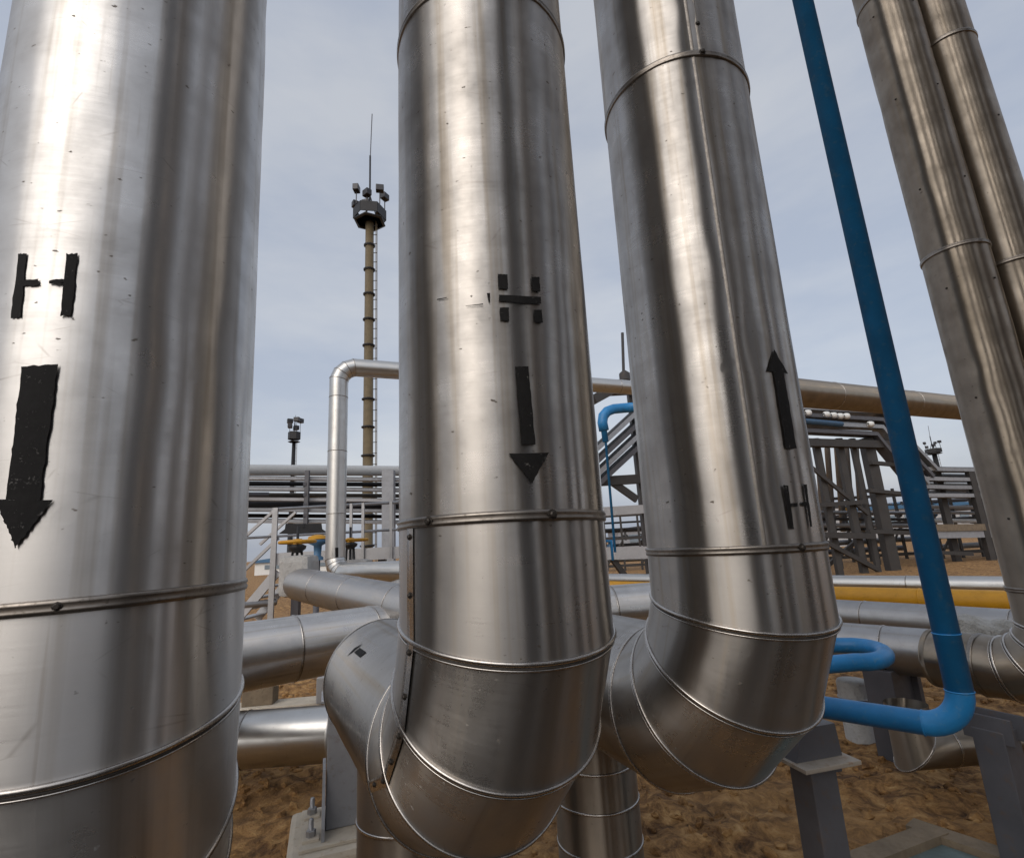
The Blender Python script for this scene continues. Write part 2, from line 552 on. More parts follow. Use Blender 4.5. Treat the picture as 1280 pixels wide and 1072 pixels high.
def tube(name, path, r, material, parent=None, n=16, cap=True, smooth=True, origin=None):
    rg = rings_of(path, r, n) if not np.isscalar(r) is False else None
    V = np.vstack([q[0] for q in rg])
    Fs = []
    for j in range(len(rg) - 1):
        for i in range(n):
            i2 = (i + 1) % n
            Fs.append((j * n + i, j * n + i2, (j + 1) * n + i2, (j + 1) * n + i))
    if cap:
        Fs.append(tuple(range(n)))
        Fs.append(tuple(range((len(rg) - 1) * n, len(rg) * n)))
    return link(name, V, Fs, material, parent, smooth, None, origin)

def lathe(name, base, prof, material, parent=None, n=20, axis=(0, 0, 1), smooth=True, origin=None):
    base = np.asarray(base, float)
    ax = unit(axis)
    u, v = frame(ax)
    V, Fs = [], []
    for rr, z in prof:
        for i in range(n):
            a_ = 2 * math.pi * i / n
            V.append(base + ax * z + (u * math.cos(a_) + v * math.sin(a_)) * rr)
    for j in range(len(prof) - 1):
        for i in range(n):
            i2 = (i + 1) % n
            Fs.append((j * n + i, j * n + i2, (j + 1) * n + i2, (j + 1) * n + i))
    Fs.append(tuple(range(n)))
    Fs.append(tuple(range((len(prof) - 1) * n, len(prof) * n)))
    return link(name, V, Fs, material, parent, smooth, None, origin)

def torus(name, c, Rr, r, material, parent, axis=(0, 0, 1), n=28, k=8):
    u, v = frame(unit(axis))
    ph = np.linspace(0, 2 * np.pi, n, endpoint=False)
    rad = np.outer(np.cos(ph), u) + np.outer(np.sin(ph), v)
    return band(name, (np.asarray(c) + rad * Rr, rad, None, 0), unit(axis), circ(r, k), material, parent)

def decal(name, quads, cyl, parent, off=.0034, nx=6, ny=10, jit=0.0, seed=3):
    """paint patches: outlines in photo pixels, cast on to the cylinder they are painted on"""
    A, a, r = cyl
    a = unit(a)
    V, Fs = [], []
    g = random.Random(seed)
    for q in quads:
        q = [np.array(k, float) for k in q]
        if len(q) == 3:
            q = [q[0], q[1], q[2], q[2]]
        b0 = len(V)
        for j in range(ny + 1):
            f = j / ny
            l = q[0] * (1 - f) + q[3] * f
            rr = q[1] * (1 - f) + q[2] * f
            for i in range(nx + 1):
                e = i / nx
                p = l * (1 - e) + rr * e
                if jit and (i in (0, nx) or j in (0, ny)):
                    p = p + np.array([g.uniform(-jit, jit), g.uniform(-jit, jit)])
                d = ray(*p)
                dd = d - a * (d @ a)
                wv = EYE - A
                ww = wv - a * (wv @ a)
                B, Cq, Aq = dd @ ww, ww @ ww - (r + off) ** 2, dd @ dd
                disc = max(B * B - Aq * Cq, 0)
                V.append(EYE + d * ((-B - math.sqrt(disc)) / Aq))
        for j in range(ny):
            for i in range(nx):
                k = b0 + j * (nx + 1) + i
                Fs.append((k, k + 1, k + nx + 2, k + nx + 1))
    return link(name, V, Fs, 'black_paint', parent, True)

UPZ = np.array([0, 0, 1.0])

# ------------------------------------------------------------------ ground
def ground_h(x, y):
    near = max(0.0, 1 - max(abs(x), abs(y - 5)) / 45)
    h = noise.noise((x * .35, y * .35, 2)) * .05 + noise.noise((x * 1.4, y * 1.4, 7)) * .035
    f = 1 / (1 + math.hypot(x, y - 3) / 7)
    h += (noise.noise((x * 4.3, y * 4.3, 1)) * .042 + noise.noise((x * 9.7, y * 9.7, 4)) * .030 + abs(noise.noise((x * 17, y * 17, 5))) * .030) * f
    # heaped sand further out
    h += max(0, noise.noise((x * .12 + 3, y * .12, 11)) - .05) * .9 * min(1, max(0, (math.hypot(x, y) - 9) / 10)) * near
    return h - .02
def axis_pts(fine_lo, fine_hi, step, far):
    pts = list(np.arange(fine_lo, fine_hi + 1e-6, step))
    s, x = step, fine_hi
    while x < far:
        s *= 1.13
        x += s
        pts.append(x)
    s, x = step, fine_lo
    while x > -far:
        s *= 1.13
        x -= s
        pts.insert(0, x)
    return pts
gx = axis_pts(-4.0, 5.0, .035, 1400)
gy = axis_pts(1.8, 7.5, .035, 1400)
V = [(x, y, ground_h(x, y)) for y in gy for x in gx]
nx_ = len(gx)
Fs = [(j * nx_ + i, j * nx_ + i + 1, (j + 1) * nx_ + i + 1, (j + 1) * nx_ + i) for j in range(len(gy) - 1) for i in range(nx_ - 1)]
g = link('ground', V, Fs, 'sand', None, True)
g['kind'] = 'structure'

# unseen dark slab added behind the view to darken what the pipe bends mirror
o = box('added_dark_pad', np.array([-6, -9, -.3]), np.array([7, 1.0, .07]), 'dark_pad', None, .02)
o['kind'] = 'structure'

# loose clods on the sand: uncountable
bm = bmesh.new()
rg_ = random.Random(21)
V, Fs = [], []
ico = bmesh.new()
bmesh.ops.create_icosphere(ico, subdivisions=1, radius=1)
iv = [v.co.copy() for v in ico.verts]
ifc = [tuple(v.index for v in f.verts) for f in ico.faces]
ico.free()
bm.free()
for k in range(5200):
    x, y = rg_.uniform(-3.8, 4.8), 2.2 + 5.2 * rg_.random() ** 1.2
    s = .006 + .034 * rg_.random() ** 4
    z = ground_h(x, y)
    b0 = len(V)
    rot = Matrix.Rotation(rg_.uniform(0, 6.28), 3, 'Z') @ Matrix.Rotation(rg_.uniform(0, 3), 3, 'X')
    for q in iv:
        e = rot @ Vector((q.x * s * 1.4, q.y * s, q.z * s * .8)) * rg_.uniform(.7, 1.25)
        V.append((x + e.x, y + e.y, z + e.z + s * .2))
    Fs += [tuple(i + b0 for i in f) for f in ifc]
o = link('sand_clods', V, Fs, 'sand', None, False)
o['kind'] = 'stuff'
tag(o, 'loose crumbly clods of brown sand scattered on the ground', 'clods')

# ------------------------------------------------------------------ the big vertical pipes
def vaxis(x, y, tl):
    d = math.hypot(x, y)
    lat = np.array([y / d, -x / d, 0])
    return np.array([x, y, 1.6]), np.array([0, 0, 1.0]) + lat * tl

PIPE = {1: (-.893, 1.141, -.019, .27), 2: (-.041, 1.408, .005, .27), 3: (.699, 1.747, .012, .27), 4: (2.552, 2.65, -.004, .15)}
CYL = {k: (*vaxis(*v[:3]), v[3]) for k, v in PIPE.items()}
def on_axis(k, z):
    A, a, r = CYL[k]
    return A + a * (z - 1.6)
def hdir(az):
    return np.array([math.sin(R(az)), math.cos(R(az)), 0])
def ring_screws(root, ring, angs, size=.009):
    pts, rad, _, _ = ring
    n = len(pts)
    for px_, py_ in angs:
        # nearest ring point to the pixel, on the near side
        best, bi = 1e9, 0
        for i in range(n):
            d = pts[i] - EYE
            if d @ rad[i] > 0:
                continue
            z = d @ FW
            X, Y_ = 640 + F_PX * (d @ RT) / z, 536 - F_PX * (d @ UP) / z
            e = (X - px_) ** 2 + (Y_ - py_) ** 2
            if e < best:
                best, bi = e, i
        screw(pts[bi] + rad[bi] * .005, rad[bi], root, size)

def down_pipe(k, label, zs, Rb, az, seams_z, top, run, material='clad', seed=1, extra=(), n=112):
    """vertical pipe, mitred bend at the foot, horizontal run back"""
    hd = hdir(az)
    corner = on_axis(k, zs - Rb)
    base = (float(corner[0]), float(corner[1]), float(ground_h(corner[0], corner[1])))
    root = thing('insulated_pipe', label, 'pipe', base, None)
    A, a, r = CYL[k]
    path = [on_axis(k, top)] + [on_axis(k, z) for z in seams_z]
    kinds = ['x'] + ['lip'] * len(seams_z)
    eb = elbow(corner, -unit(a), hd, Rb, 4)
    path += eb
    kinds += ['bead'] * 4
    path += [corner + hd * s for s in run] + list(extra)
    kinds += ['lip'] * (len(run) - 1) + ['bead'] * (len(extra)) + ['x']
    rg = clad_pipe(root, path, r, material=material, n=n, kinds=kinds, seed=seed, step=.03, dents=14)
    return root, rg, corner, hd

# pipe 1, nearest on the left; its run goes back and bends off to the right
AZ1, RB1, ZS1 = -30, .61, 1.45
hd1 = hdir(AZ1)
c1 = on_axis(1, ZS1 - RB1)
qa, qb = atz(312, 819, c1[2]), atz(500, 788, c1[2])
dir1 = unit((qb - qa) * [1, 1, 0])
k_ = np.linalg.solve(np.array([[hd1[0], -dir1[0]], [hd1[1], -dir1[1]]]), (qa - c1)[:2])
turn = c1 + hd1 * k_[0]
dir2 = hdir(80)
eb1 = elbow(turn, hd1, dir1, .5, 4)
L1_ = np.linalg.norm(qb - turn) * 1.25
turn2 = turn + dir1 * L1_
eb2 = elbow(turn2, dir1, dir2, .5, 2)
ex1 = eb1 + [turn + dir1 * s for s in (.85, L1_ * .66)] + eb2 + [turn2 + dir2 * s for s in (.7, 1.35, 1.9)] + [np.array([2.15, 0, 0]) * [1, 0, 0] + (turn2 + dir2 * ((2.15 - turn2[0]) / dir2[0])) * [0, 1, 1]]
p1, rg1, corner1, _ = down_pipe(1, 'widest upright metal clad pipe at the left edge, black H above a thick down arrow', ZS1, RB1, AZ1, [4.9, 3.7, 1.545], 6.2, [.66 + .3, 1.9], 'clad_bright', 1, ex1)
fan_cap(rg1[-1], dir2, .03, .27, 'end_cap', 'clad', p1)
ring_screws(p1, rg1[3], [(67, 758)], .006)
decal('stencil_letter', [[(23, 317), (33, 317), (25, 397), (13, 397)], [(83, 317), (97, 317), (89, 394), (75, 395)], [(28, 350), (48, 349), (48, 356), (28, 358)], [(61, 350), (80, 349), (80, 356), (61, 355)]], CYL[1], p1, jit=.9)
decal('flow_arrow', [[(27, 458), (72, 455), (49, 627), (7, 624)], [(-7, 624), (66, 625), (19, 684)]], CYL[1], p1, jit=1.2, ny=24)

# pipe 2, in the middle
p2, rg2, corner2, hd2 = down_pipe(2, 'middle upright metal clad pipe with broken H, separate arrow shaft and triangle pointing down', 1.512, .492, -27, [4.6, 3.16, 1.665], 6.2, [1.40], 'clad', 2)
fan_cap(rg2[-1], hd2, .05, .27, 'end_cap', 'clad', p2)
ring_screws(p2, rg2[3], [(538, 648), (688, 638)], .009)
s2 = lambda q: [(540 + x / 3.575, 320 + y / 3.575) for x, y in q]
decal('stencil_letter', [s2(q) for q in ([(294, 80), (337, 82), (340, 148), (298, 143)], [(445, 92), (480, 94), (485, 160), (450, 155)], [(299, 172), (487, 183), (488, 214), (300, 200)], [(302, 230), (343, 230), (346, 290), (306, 286)], [(455, 240), (490, 240), (496, 298), (460, 294)])], CYL[2], p2, jit=.3)
decal('flow_arrow', [s2(q) for q in ([(372, 494), (430, 492), (463, 840), (401, 842)], [(342, 882), (524, 877), (448, 1013)])], CYL[2], p2, jit=.5, ny=18)
for q_ in ([(245, 165), (260, 165), (259, 205), (252, 198)], [(22, 192), (66, 184), (66, 187), (22, 197)], [(150, 222), (228, 212), (228, 217), (150, 224)]):
    decal('paint_mark', [s2(q_)], CYL[2], p2)
s8 = lambda q: [(400 + x / 4.125, 740 + y / 4.125) for x, y in q]
decal('flow_arrow', [s8([(175, 310), (205, 285), (238, 307), (205, 335)]), s8([(137, 330), (178, 286), (222, 262), (176, 300)])], (corner2, hd2, .27), p2, nx=8, ny=8)
# riveted closing strip down the left side of pipe 2 and round the throat of its bend
def strip_on(root, rg, cyl_r, i0, i1, phi_px, width, name='closing_strip'):
    n = len(rg[0][0])
    # choose the ring index nearest to a pixel on ring i0
    def idx(ring):
        best, bi = 1e9, 0
        for i in range(n):
            d = ring[0][i] - EYE
            z = d @ FW
            X = 640 + F_PX * (d @ RT) / z
            if d @ ring[1][i] < 0 and abs(X - phi_px) < best:
                best, bi = abs(X - phi_px), i
        return bi
    bi = idx(rg[i0])
    wi = max(1, int(width / (2 * math.pi * cyl_r) * n))
    V, Fs = [], []
    sc = []
    rows = []
    for k in range(i0, i1 + 1):
        rows.append((rg[k][0], rg[k][1]))
    for pts, rad in rows:
        for e in range(-wi, 1):
            i = (bi + e) % n
            V.append(pts[i] + rad[i] * .0035)
        V.append(pts[bi % n] + rad[bi % n] * .0001)
    m_ = wi + 2
    for j in range(len(rows) - 1):
        for e in range(m_ - 1):
            Fs.append((j * m_ + e, j * m_ + e + 1, (j + 1) * m_ + e + 1, (j + 1) * m_ + e))
    link(name, V, Fs, 'bead', root, True)
    for j in range(len(rows) - 1):
        for f in (.12, .62):
            i = (bi - wi // 2) % n
            p_ = rows[j][0][i] * (1 - f) + rows[j + 1][0][i] * f
            screw(p_ + rows[j][1][i] * .003, rows[j][1][i], root, .006)
strip_on(p2, rg2, .27, 3, 7, 511, .04)

# pipe 3
p3, rg3, corner3, hd3 = down_pipe(3, 'upright metal clad pipe right of the middle, thin arrow pointing up above a small H', 1.478, .475, -23, [4.7, 3.235, 1.555], 6.2, [1.38], 'clad', 3)
fan_cap(rg3[-1], hd3, .05, .27, 'end_cap', 'clad', p3)
ring_screws(p3, rg3[3], [(998, 679)], .009)
ring_screws(p3, rg3[2], [(875, 66)], .009)
s3 = lambda q: [(720 + x / 2.979, 400 + y / 2.979) for x, y in q]
decal('flow_arrow', [s3([(736, 192), (774, 198), (822, 478), (782, 480)]), s3([(738, 108), (790, 200), (713, 190)])], CYL[3], p3, jit=.4, ny=16)
decal('stencil_letter', [s3(q) for q in ([(772, 613), (790, 616), (812, 778), (798, 776)], [(847, 610), (859, 612), (880, 768), (872, 770)], [(797, 682), (825, 680), (825, 693), (800, 695)], [(840, 678), (862, 676), (864, 692), (842, 692)])], CYL[3], p3, jit=.3)
# lengthwise lap seam on the upper sheets of pipe 3
def long_seam(root, k, z0, z1, px_, py_, name='lap_seam', mat_='lap'):
    A, a, r = CYL[k]
    d = ray(px_, py_)
    a1 = unit(a)
    dd = d - a1 * (d @ a1)
    wv = EYE - A
    ww = wv - a1 * (wv @ a1)
    B, Cq, Aq = dd @ ww, ww @ ww - r * r, dd @ dd
    P = EYE + d * ((-B - math.sqrt(max(B * B - Aq * Cq, 0))) / Aq)
    nrm = unit((P - A) - a1 * ((P - A) @ a1))
    tang = np.cross(a1, nrm)
    q0, q1 = on_axis(k, z0) + nrm * r, on_axis(k, z1) + nrm * r
    V = []
    for q in (q0, q1):
        for s_, h_ in ((-.012, -.003), (-.010, .0006), (-.001, .0012), (.001, .0012), (.0018, -.003)):
            V.append(q + tang * s_ + nrm * h_)
    link(name, V, [(i, i + 1, i + 6, i + 5) for i in range(4)], mat_, root, True)
    return P, nrm
long_seam(p3, 3, 1.56, 4.7, 880, 150)
P, nn_ = long_seam(p3, 3, 3.24, 4.7, 872, 30)
screw(P, nn_, p3, .007)

# branches below the runs of pipes 2 and 3
for root, c_, hd_, s_, px_ in ((p2, corner2, hd2, .98, None), (p3, corner3, hd3, 1.02, None)):
    q = c_ + hd_ * s_
    top_ = q - UPZ * .12
    rr = .19
    zz = [q[2] - .12, .62, .47, .30, -.2]
    rg = rings_of([np.array([q[0], q[1], z]) for z in zz], rr, 64)
    for i in range(4):
        sheet('branch_sheet', rg[i], rg[i + 1], rr, 'clad_old', root, .0007, .15, 77 + i)
    for i in (1, 2, 3):
        band('seam_bead', rg[i], UPZ, circ(.006, 8), 'bead', root)

# pipe 4 and the one behind it
p4, rg4, corner4, hd4 = down_pipe(4, 'narrower upright metal clad pipe at the right edge, nearer of the two leaning together', 1.13, .27, -25, [4.84, 3.06, 1.26], 7.6, [.33, .56], 'clad_old', 4, n=80)
fan_cap(rg4[-1], hd4, .05, .15, 'end_cap', 'clad_old', p4)
for z in np.arange(1.6, 4.8, .62):
    long = on_axis(4, z)
    e = unit(np.array([-.25, -1, 0]))
    for az_ in (250, 166):
        nr = hdir(az_)
        screw(long + nr * .1505, nr, p4, .0045)
CYL[5] = (*vaxis(2.86, 2.66, -.004), .145)
x5, y5 = 2.86, 2.66
p5 = thing('insulated_pipe', 'upright metal clad pipe at the top right corner, partly hidden by the pipe before it', 'pipe', (x5, y5, ground_h(x5, y5)))
path5 = [on_axis(5, z) for z in (7.6, 4.47, 2.97, 1.35)] + elbow(on_axis(5, .86), -unit(CYL[5][1]), hdir(-25), .27, 4) + [on_axis(5, .86) + hdir(-25) * s for s in (.33, .45)]
rg5 = clad_pipe(p5, path5, .145, material='clad_old', n=72, kinds=['x', 'lip', 'lip', 'lip'] + ['bead'] * 4 + ['lip', 'x'], seed=5)
fan_cap(rg5[-1], hdir(-25), .04, .145, 'end_cap', 'clad_old', p5)
for z in np.arange(2.0, 5.8, .62):
    nr = hdir(165)
    screw(on_axis(5, z) + nr * .1455, nr, p5, .0045)

# ------------------------------------------------------------------ blue pipe
bx, by = 1.837, 2.409
zb = .75
left = atz(1020, 882, zb)
lefth = unit(np.array([left[0] - bx, left[1] - by, 0]))
root = thing('blue_pipe', 'thin glossy blue painted pipe rising between the big pipes with an elbow at its foot', 'pipe', (bx, by, 0))
RB = .05
def soft_elbow(Pc, t1, t2, Rb, n=9):
    t1, t2 = unit(t1), unit(t2)
    tot = math.acos(max(-1, min(1, t1 @ t2)))
    S = Pc - t1 * Rb * math.tan(tot / 2)
    ax = unit(np.cross(t1, t2))
    inw = np.cross(ax, t1)
    C = S + inw * Rb
    return [C + rotate(-inw, ax, tot * i / n) * Rb for i in range(n + 1)]
crn = np.array([bx, by, zb])
vt = [np.array([bx, by, 6.6]), np.array([bx, by, zb + .15])]
tube('pipe_length', vt, RB, 'blue', root, 32)
tube('elbow', soft_elbow(crn, -UPZ, lefth, .15), RB * 1.004, 'blue', root, 32, False)
end_b = crn + lefth * 1.05
tube('pipe_length', [crn + lefth * .149, end_b], RB, 'blue', root, 32)
for q, ax in ((np.array([bx, by, zb + .15]), UPZ), (crn + lefth * .15, lefth), (np.array([bx, by, 1.13]), UPZ)):
    torus('weld', q, RB * 1.0, .0035, 'blue', root, ax, 32, 6)
# U bend further back
zu = .80
L0, L1, U1, U0 = atz(1005, 833, zu), atz(1070, 827, zu), atz(1066, 806, zu), atz(1005, 806, zu)
root = thing('blue_pipe', 'short blue pipe bent back on itself in a U beyond the up arrow pipe', 'pipe', (float(L1[0]), float(L1[1]), 0))
mid, hv = (L1 + U1) / 2, (L1 - U1) / 2
ev = unit(L1 - L0)
ev = unit(ev - unit(hv) * (ev @ unit(hv)))
pth = [L0 - (L1 - L0) * .6, L0, L1] + [mid + hv * math.cos(math.pi * i / 10) + ev * np.linalg.norm(hv) * .62 * math.sin(math.pi * i / 10) for i in range(1, 10)] + [U1, U0, U0 - (U1 - U0) * .6]
tube('bent_pipe', pth, .05, 'blue', root, 24)
fq = atz(1066, 862, .32)
root = thing('capped_stub', 'short capped pipe stub standing in the sand below the blue U bend', 'pipe', (float(fq[0]), float(fq[1]), 0))
lathe('stub', (fq[0], fq[1], -.1), [(.11, 0), (.11, .48), (.10, .50)], 'fabric', root, 24)
torus('band', (fq[0], fq[1], .27), .112, .008, 'galv', root, UPZ, 24, 6)

# ------------------------------------------------------------------ steel supports near the camera
# left: column with gussets on a concrete footing
cb = atz(421, 1036, .16)
cx_, cy_ = float(cb[0]), float(cb[1]) + .10
rot0 = R(20)
root = thing('pipe_support', 'grey steel column with gusset plates bolted to a pale concrete footing, left of middle', 'support', (cx_, cy_, 0))
def rbox(name, cx, cy, z0, z1, wx, wy, material, parent, dx=0, dy=0, bev=.003, rot=rot0):
    ox, oy = dx * math.cos(rot) - dy * math.sin(rot), dx * math.sin(rot) + dy * math.cos(rot)
    return box(name, np.array([cx + ox - wx / 2, cy + oy - wy / 2, z0]), np.array([cx + ox + wx / 2, cy + oy + wy / 2, z1]), material, parent, bev, rot)
rbox('footing', cx_, cy_, -.1, .14, .62, .56, 'concrete', root, .03, 0, .03)
rbox('base_plate', cx_, cy_, .141, .158, .5, .46, 'concrete', root, .03, 0, .003)
rbox('column', cx_, cy_, .16, .80, .185, .17, 'grey_paint', root, 0, 0, .006)
rbox('cap_plate', cx_, cy_, .80, .815, .26, .24, 'grey_paint', root)
for sgn in (-1, 1):
    # gusset: trapezoid plates either side
    V = []
    for th in (-.008, .008):
        for dy_, z_ in ((-.20, .16), (.20, .16), (.20, .22), (.09, .46), (-.09, .46), (-.20, .22)):
            dx_ = sgn * .105 + th
            V.append((cx_ + dx_ * math.cos(rot0) - dy_ * math.sin(rot0), cy_ + dx_ * math.sin(rot0) + dy_ * math.cos(rot0), z_))
    Fs = [(0, 1, 2, 3, 4, 5), (6, 7, 8, 9, 10, 11)] + [(i, (i + 1) % 6, 6 + (i + 1) % 6, 6 + i) for i in range(6)]
    link('gusset', V, Fs, 'grey_paint', root)
def anchor(cx, cy, dx, dy, parent, z=.158, rot=rot0):
    x = cx + dx * math.cos(rot) - dy * math.sin(rot)
    y = cy + dx * math.sin(rot) + dy * math.cos(rot)
    rbox('washer_plate', x, y, z, z + .014, .085, .085, 'concrete', parent, 0, 0, .002)
    nut = lathe('nut', (x, y, z + .014), [(.026, 0), (.026, .026), (.022, .03)], 'galv', parent, 6, smooth=False)
    lathe('bolt', (x, y, z + .04), [(.013, 0), (.013, .05), (.010, .055)], 'galv', parent, 10)
for dx_, dy_ in ((-.165, -.13), (-.165, .13), (.22, -.13), (.22, .13)):
    anchor(cx_, cy_, dx_, dy_, root)

# right: post with a rusty plate and saddle under pipe 3 / blue pipe
pb = aty(1013, 946, 2.36)
root = thing('pipe_support', 'dark grey steel post topped by a rusty square plate, right of the up arrow pipe', 'support', (float(pb[0]), float(pb[1]), 0))
px0, py0, pz0 = pb
rbox('post', px0, py0, -.2, pz0 - .02, .12, .12, 'grey_dark', root, 0, 0, .006, R(14))
rbox('top_plate', px0, py0, pz0 - .004, pz0 + .012, .26, .24, 'rust', root, 0, 0, .003, R(14))
rbox('collar', px0, py0, pz0 - .035, pz0 - .004, .15, .15, 'grey_dark', root, 0, 0, .003, R(14))
V, hh = [], .13
for th in (-.055, .055):
    for dx_, z_ in ((-.115, .012), (.105, .012), (.095, hh), (-.06, hh)):
        rr_ = R(14)
        V.append((px0 + dx_ * math.cos(rr_) - th * math.sin(rr_), py0 + dx_ * math.sin(rr_) + th * math.cos(rr_), pz0 + z_))
link('saddle_block', V, [(0, 1, 2, 3), (7, 6, 5, 4), (0, 4, 5, 1), (1, 5, 6, 2), (2, 6, 7, 3), (3, 7, 4, 0)], 'grey_dark', root)

# far right post under pipe 4
pb = aty(1242, 908, 2.74)
root = thing('pipe_support', 'dark grey steel post under the elbow of the narrower right hand pipe', 'support', (float(pb[0]), float(pb[1]), 0))
px0, py0, pz0 = pb
rbox('post', px0, py0, -.2, pz0, .13, .13, 'grey_dark', root, 0, 0, .006, R(24))
for sg in (-1, 1):
    rbox('saddle_plate', px0, py0, pz0 - .05, pz0 + .06, .016, .2, 'grey_dark', root, sg * .055, 0, .002, R(24))

# support under the second grey pipe behind the blue elbow
pb = atz(1126, 888, .3)
root = thing('pipe_support', 'short dark steel post under the lower grey pipe, seen above the blue elbow', 'support', (float(pb[0]), float(pb[1]) + .08, 0))
rbox('post', pb[0], pb[1] + .08, -.2, .575, .26, .2, 'grey_dark', root, 0, 0, .006, R(30))
rbox('flange', pb[0], pb[1] + .08, -.2, .575, .05, .28, 'grey_dark', root, .155, 0, .003, R(30))

# ------------------------------------------------------------------ low horizontal pipes
def low_pipe(name, label, a, b, r, material, ext0=0.0, ext1=0.0, seams=4, n=40, cat='pipe', group=None, clad=True):
    a, b = np.asarray(a, float), np.asarray(b, float)
    d = unit(b - a)
    a, b = a - d * ext0, b + d * ext1
    root = thing(name, label, cat, (float(a[0]), float(a[1]), 0), group)
    pts = [a + (b - a) * i / seams for i in range(seams + 1)]
    if clad:
        rg = clad_pipe(root, pts, r, material=material, n=n, kinds=['x'] + ['bead'] * (seams - 1) + ['x'], seed=int(abs(a[0] * 100)) + 9, bead_r=.004)
        fan_cap(rg[-1], d, .01, r, 'end_cap', material, root)
        fan_cap((rg[0][0], rg[0][1], None, 0), -d, .01, r, 'end_cap', material, root)
    else:
        tube('pipe_length', [a, b], r, material, root, n)
        for q in pts[1:-1]:
            torus('weld', q, r, .006, material, root, d, n, 6)
    return root, a, b, d

# B: short low pipe left of the column
low_pipe('insulated_pipe', 'short low shiny pipe just above the sand, left of the bolted steel column', atz(300, 924, .36), atz(398, 917, .36), .185, 'clad_far', 1.2, .12, 3, 56)
# concrete kerb beams on the sand behind it
q = atz(350, 868, .25)
root = thing('concrete_sleeper', 'pale concrete sleeper lying behind the short low pipe on the sand', 'sleeper', (float(q[0]), float(q[1]), 0))
rbox('beam', q[0], q[1], -.1, .18, 2.2, .3, 'concrete', root, 0, 0, .02, R(8))
rbox('upstand', q[0] + .52, q[1] - .02, .18, .42, .22, .24, 'light_paint', root, 0, 0, .01, R(8))
rbox('upstand', q[0] - .2, q[1], .18, .38, .3, .2, 'wood', root, 0, 0, .01, R(8))

# yellow gas pipe with a white one behind it
ya, yb_ = atz(760, 734, .7), atz(1255, 752, .7)
low_pipe('yellow_pipe', 'yellow painted pipe running low across the right half behind the blue pipe', ya, yb_, .125, 'yellow', 0.5, 3.0, 5, 32, clad=False)
wa, wb = atz(760, 724, .78), atz(1255, 733, .78)
low_pipe('insulated_pipe', 'bright silver pipe lying just behind the yellow pipe', wa, wb, .125, 'clad_far', .5, 3.0, 5, 32)
ga, gb = atz(1040, 768, .7), atz(1250, 785, .7)
low_pipe('insulated_pipe', 'dull grey pipe directly in front of the yellow pipe, upper of two on the right', ga, gb, .16, 'clad_grey', .8, 2.4, 4, 44)
ga, gb = atz(1040, 804, .7), atz(1180, 818, .7)
g2root, g2a, g2b, g2d = low_pipe('insulated_pipe', 'dull grey pipe on a steel post behind the blue elbow, ending in foil', ga, gb, .165, 'clad_grey', .8, .25, 3, 44)
# torn foil wrapping at its right end
fo = thing('foil_wrapping', 'crumpled torn foil wrapped round a pipe end right of the blue pipe', 'foil', (float(g2b[0]), float(g2b[1]), 0))
n_, k_ = 40, 22
V, Fs = [], []
u_, v_ = frame(g2d)
for j in range(k_ + 1):
    f = j / k_
    c_ = g2b + g2d * (f * .75 - .12) + UPZ * (.07 - .03 * f)
    for i in range(n_):
        a_ = 2 * math.pi * i / n_
        rr_ = .20 * (1 - .16 * f) + .022 * noise.noise((math.cos(a_) * 3, math.sin(a_) * 3, f * 7)) + .016 * noise.noise((math.cos(a_) * 8, math.sin(a_) * 8, f * 15))
        V.append(c_ + (u_ * math.cos(a_) + v_ * math.sin(a_)) * rr_)
for j in range(k_):
    for i in range(n_):
        i2 = (i + 1) % n_
        Fs.append((j * n_ + i, j * n_ + i2, (j + 1) * n_ + i2, (j + 1) * n_ + i))
link('wrapping', V, Fs, 'foil', fo, False)
# low angled pipe below the blue elbow
lb, lc = atz(1143, 934, .27), atz(1240, 926, .27)
la = lb + UPZ * .25
root = thing('drain_pipe', 'dark low pipe with a mitred knee above the sand under the blue elbow', 'pipe', (float(lb[0]), float(lb[1]), 0))
rg = clad_pipe(root, [la, lb, lb + (lc - lb) * .4, lc + (lc - lb) * 1.2], .115, material='clad_old', n=40, kinds=['x', 'bead', 'bead', 'x'], seed=31, bead_r=.004)

# wooden frame with a teal sheet on the ground, bottom right
w0, w1, w2 = atz(1152, 1036, .03), atz(1275, 1078, .03), atz(1040, 1078, .03)
root = thing('pit_cover', 'weathered board frame round a faded teal sheet on the sand, bottom right corner', 'cover', (float(w0[0]), float(w0[1]), 0))
d1, d2 = unit((w1 - w0) * [1, 1, 0]), unit((w2 - w0) * [1, 1, 0])
bar('board', w0 - d1 * .05, w0 + d1 * 1.3, .11, .04, 'wood', root)
bar('board', w0 - d2 * .02 + d1 * .06 + UPZ * .006, w0 + d2 * 1.4 + d1 * .06 + UPZ * .006, .11, .04, 'wood', root)
bar('board', w0 + d1 * .03 + d2 * .55 - UPZ * .006, w0 + d1 * 1.2 + d2 * .55 - UPZ * .006, .09, .035, 'wood', root)
c_ = w0 + d1 * .06 + d2 * .06
V = [c_, c_ + d1 * 1.15, c_ + d1 * 1.15 + d2 * 1.2, c_ + d2 * 1.2]
V = [q - UPZ * .012 for q in V] + [q - UPZ * .03 for q in V]
link('sheet', V, [(0, 1, 2, 3), (7, 6, 5, 4), (0, 4, 5, 1), (1, 5, 6, 2), (2, 6, 7, 3), (3, 7, 4, 0)], 'teal', root)

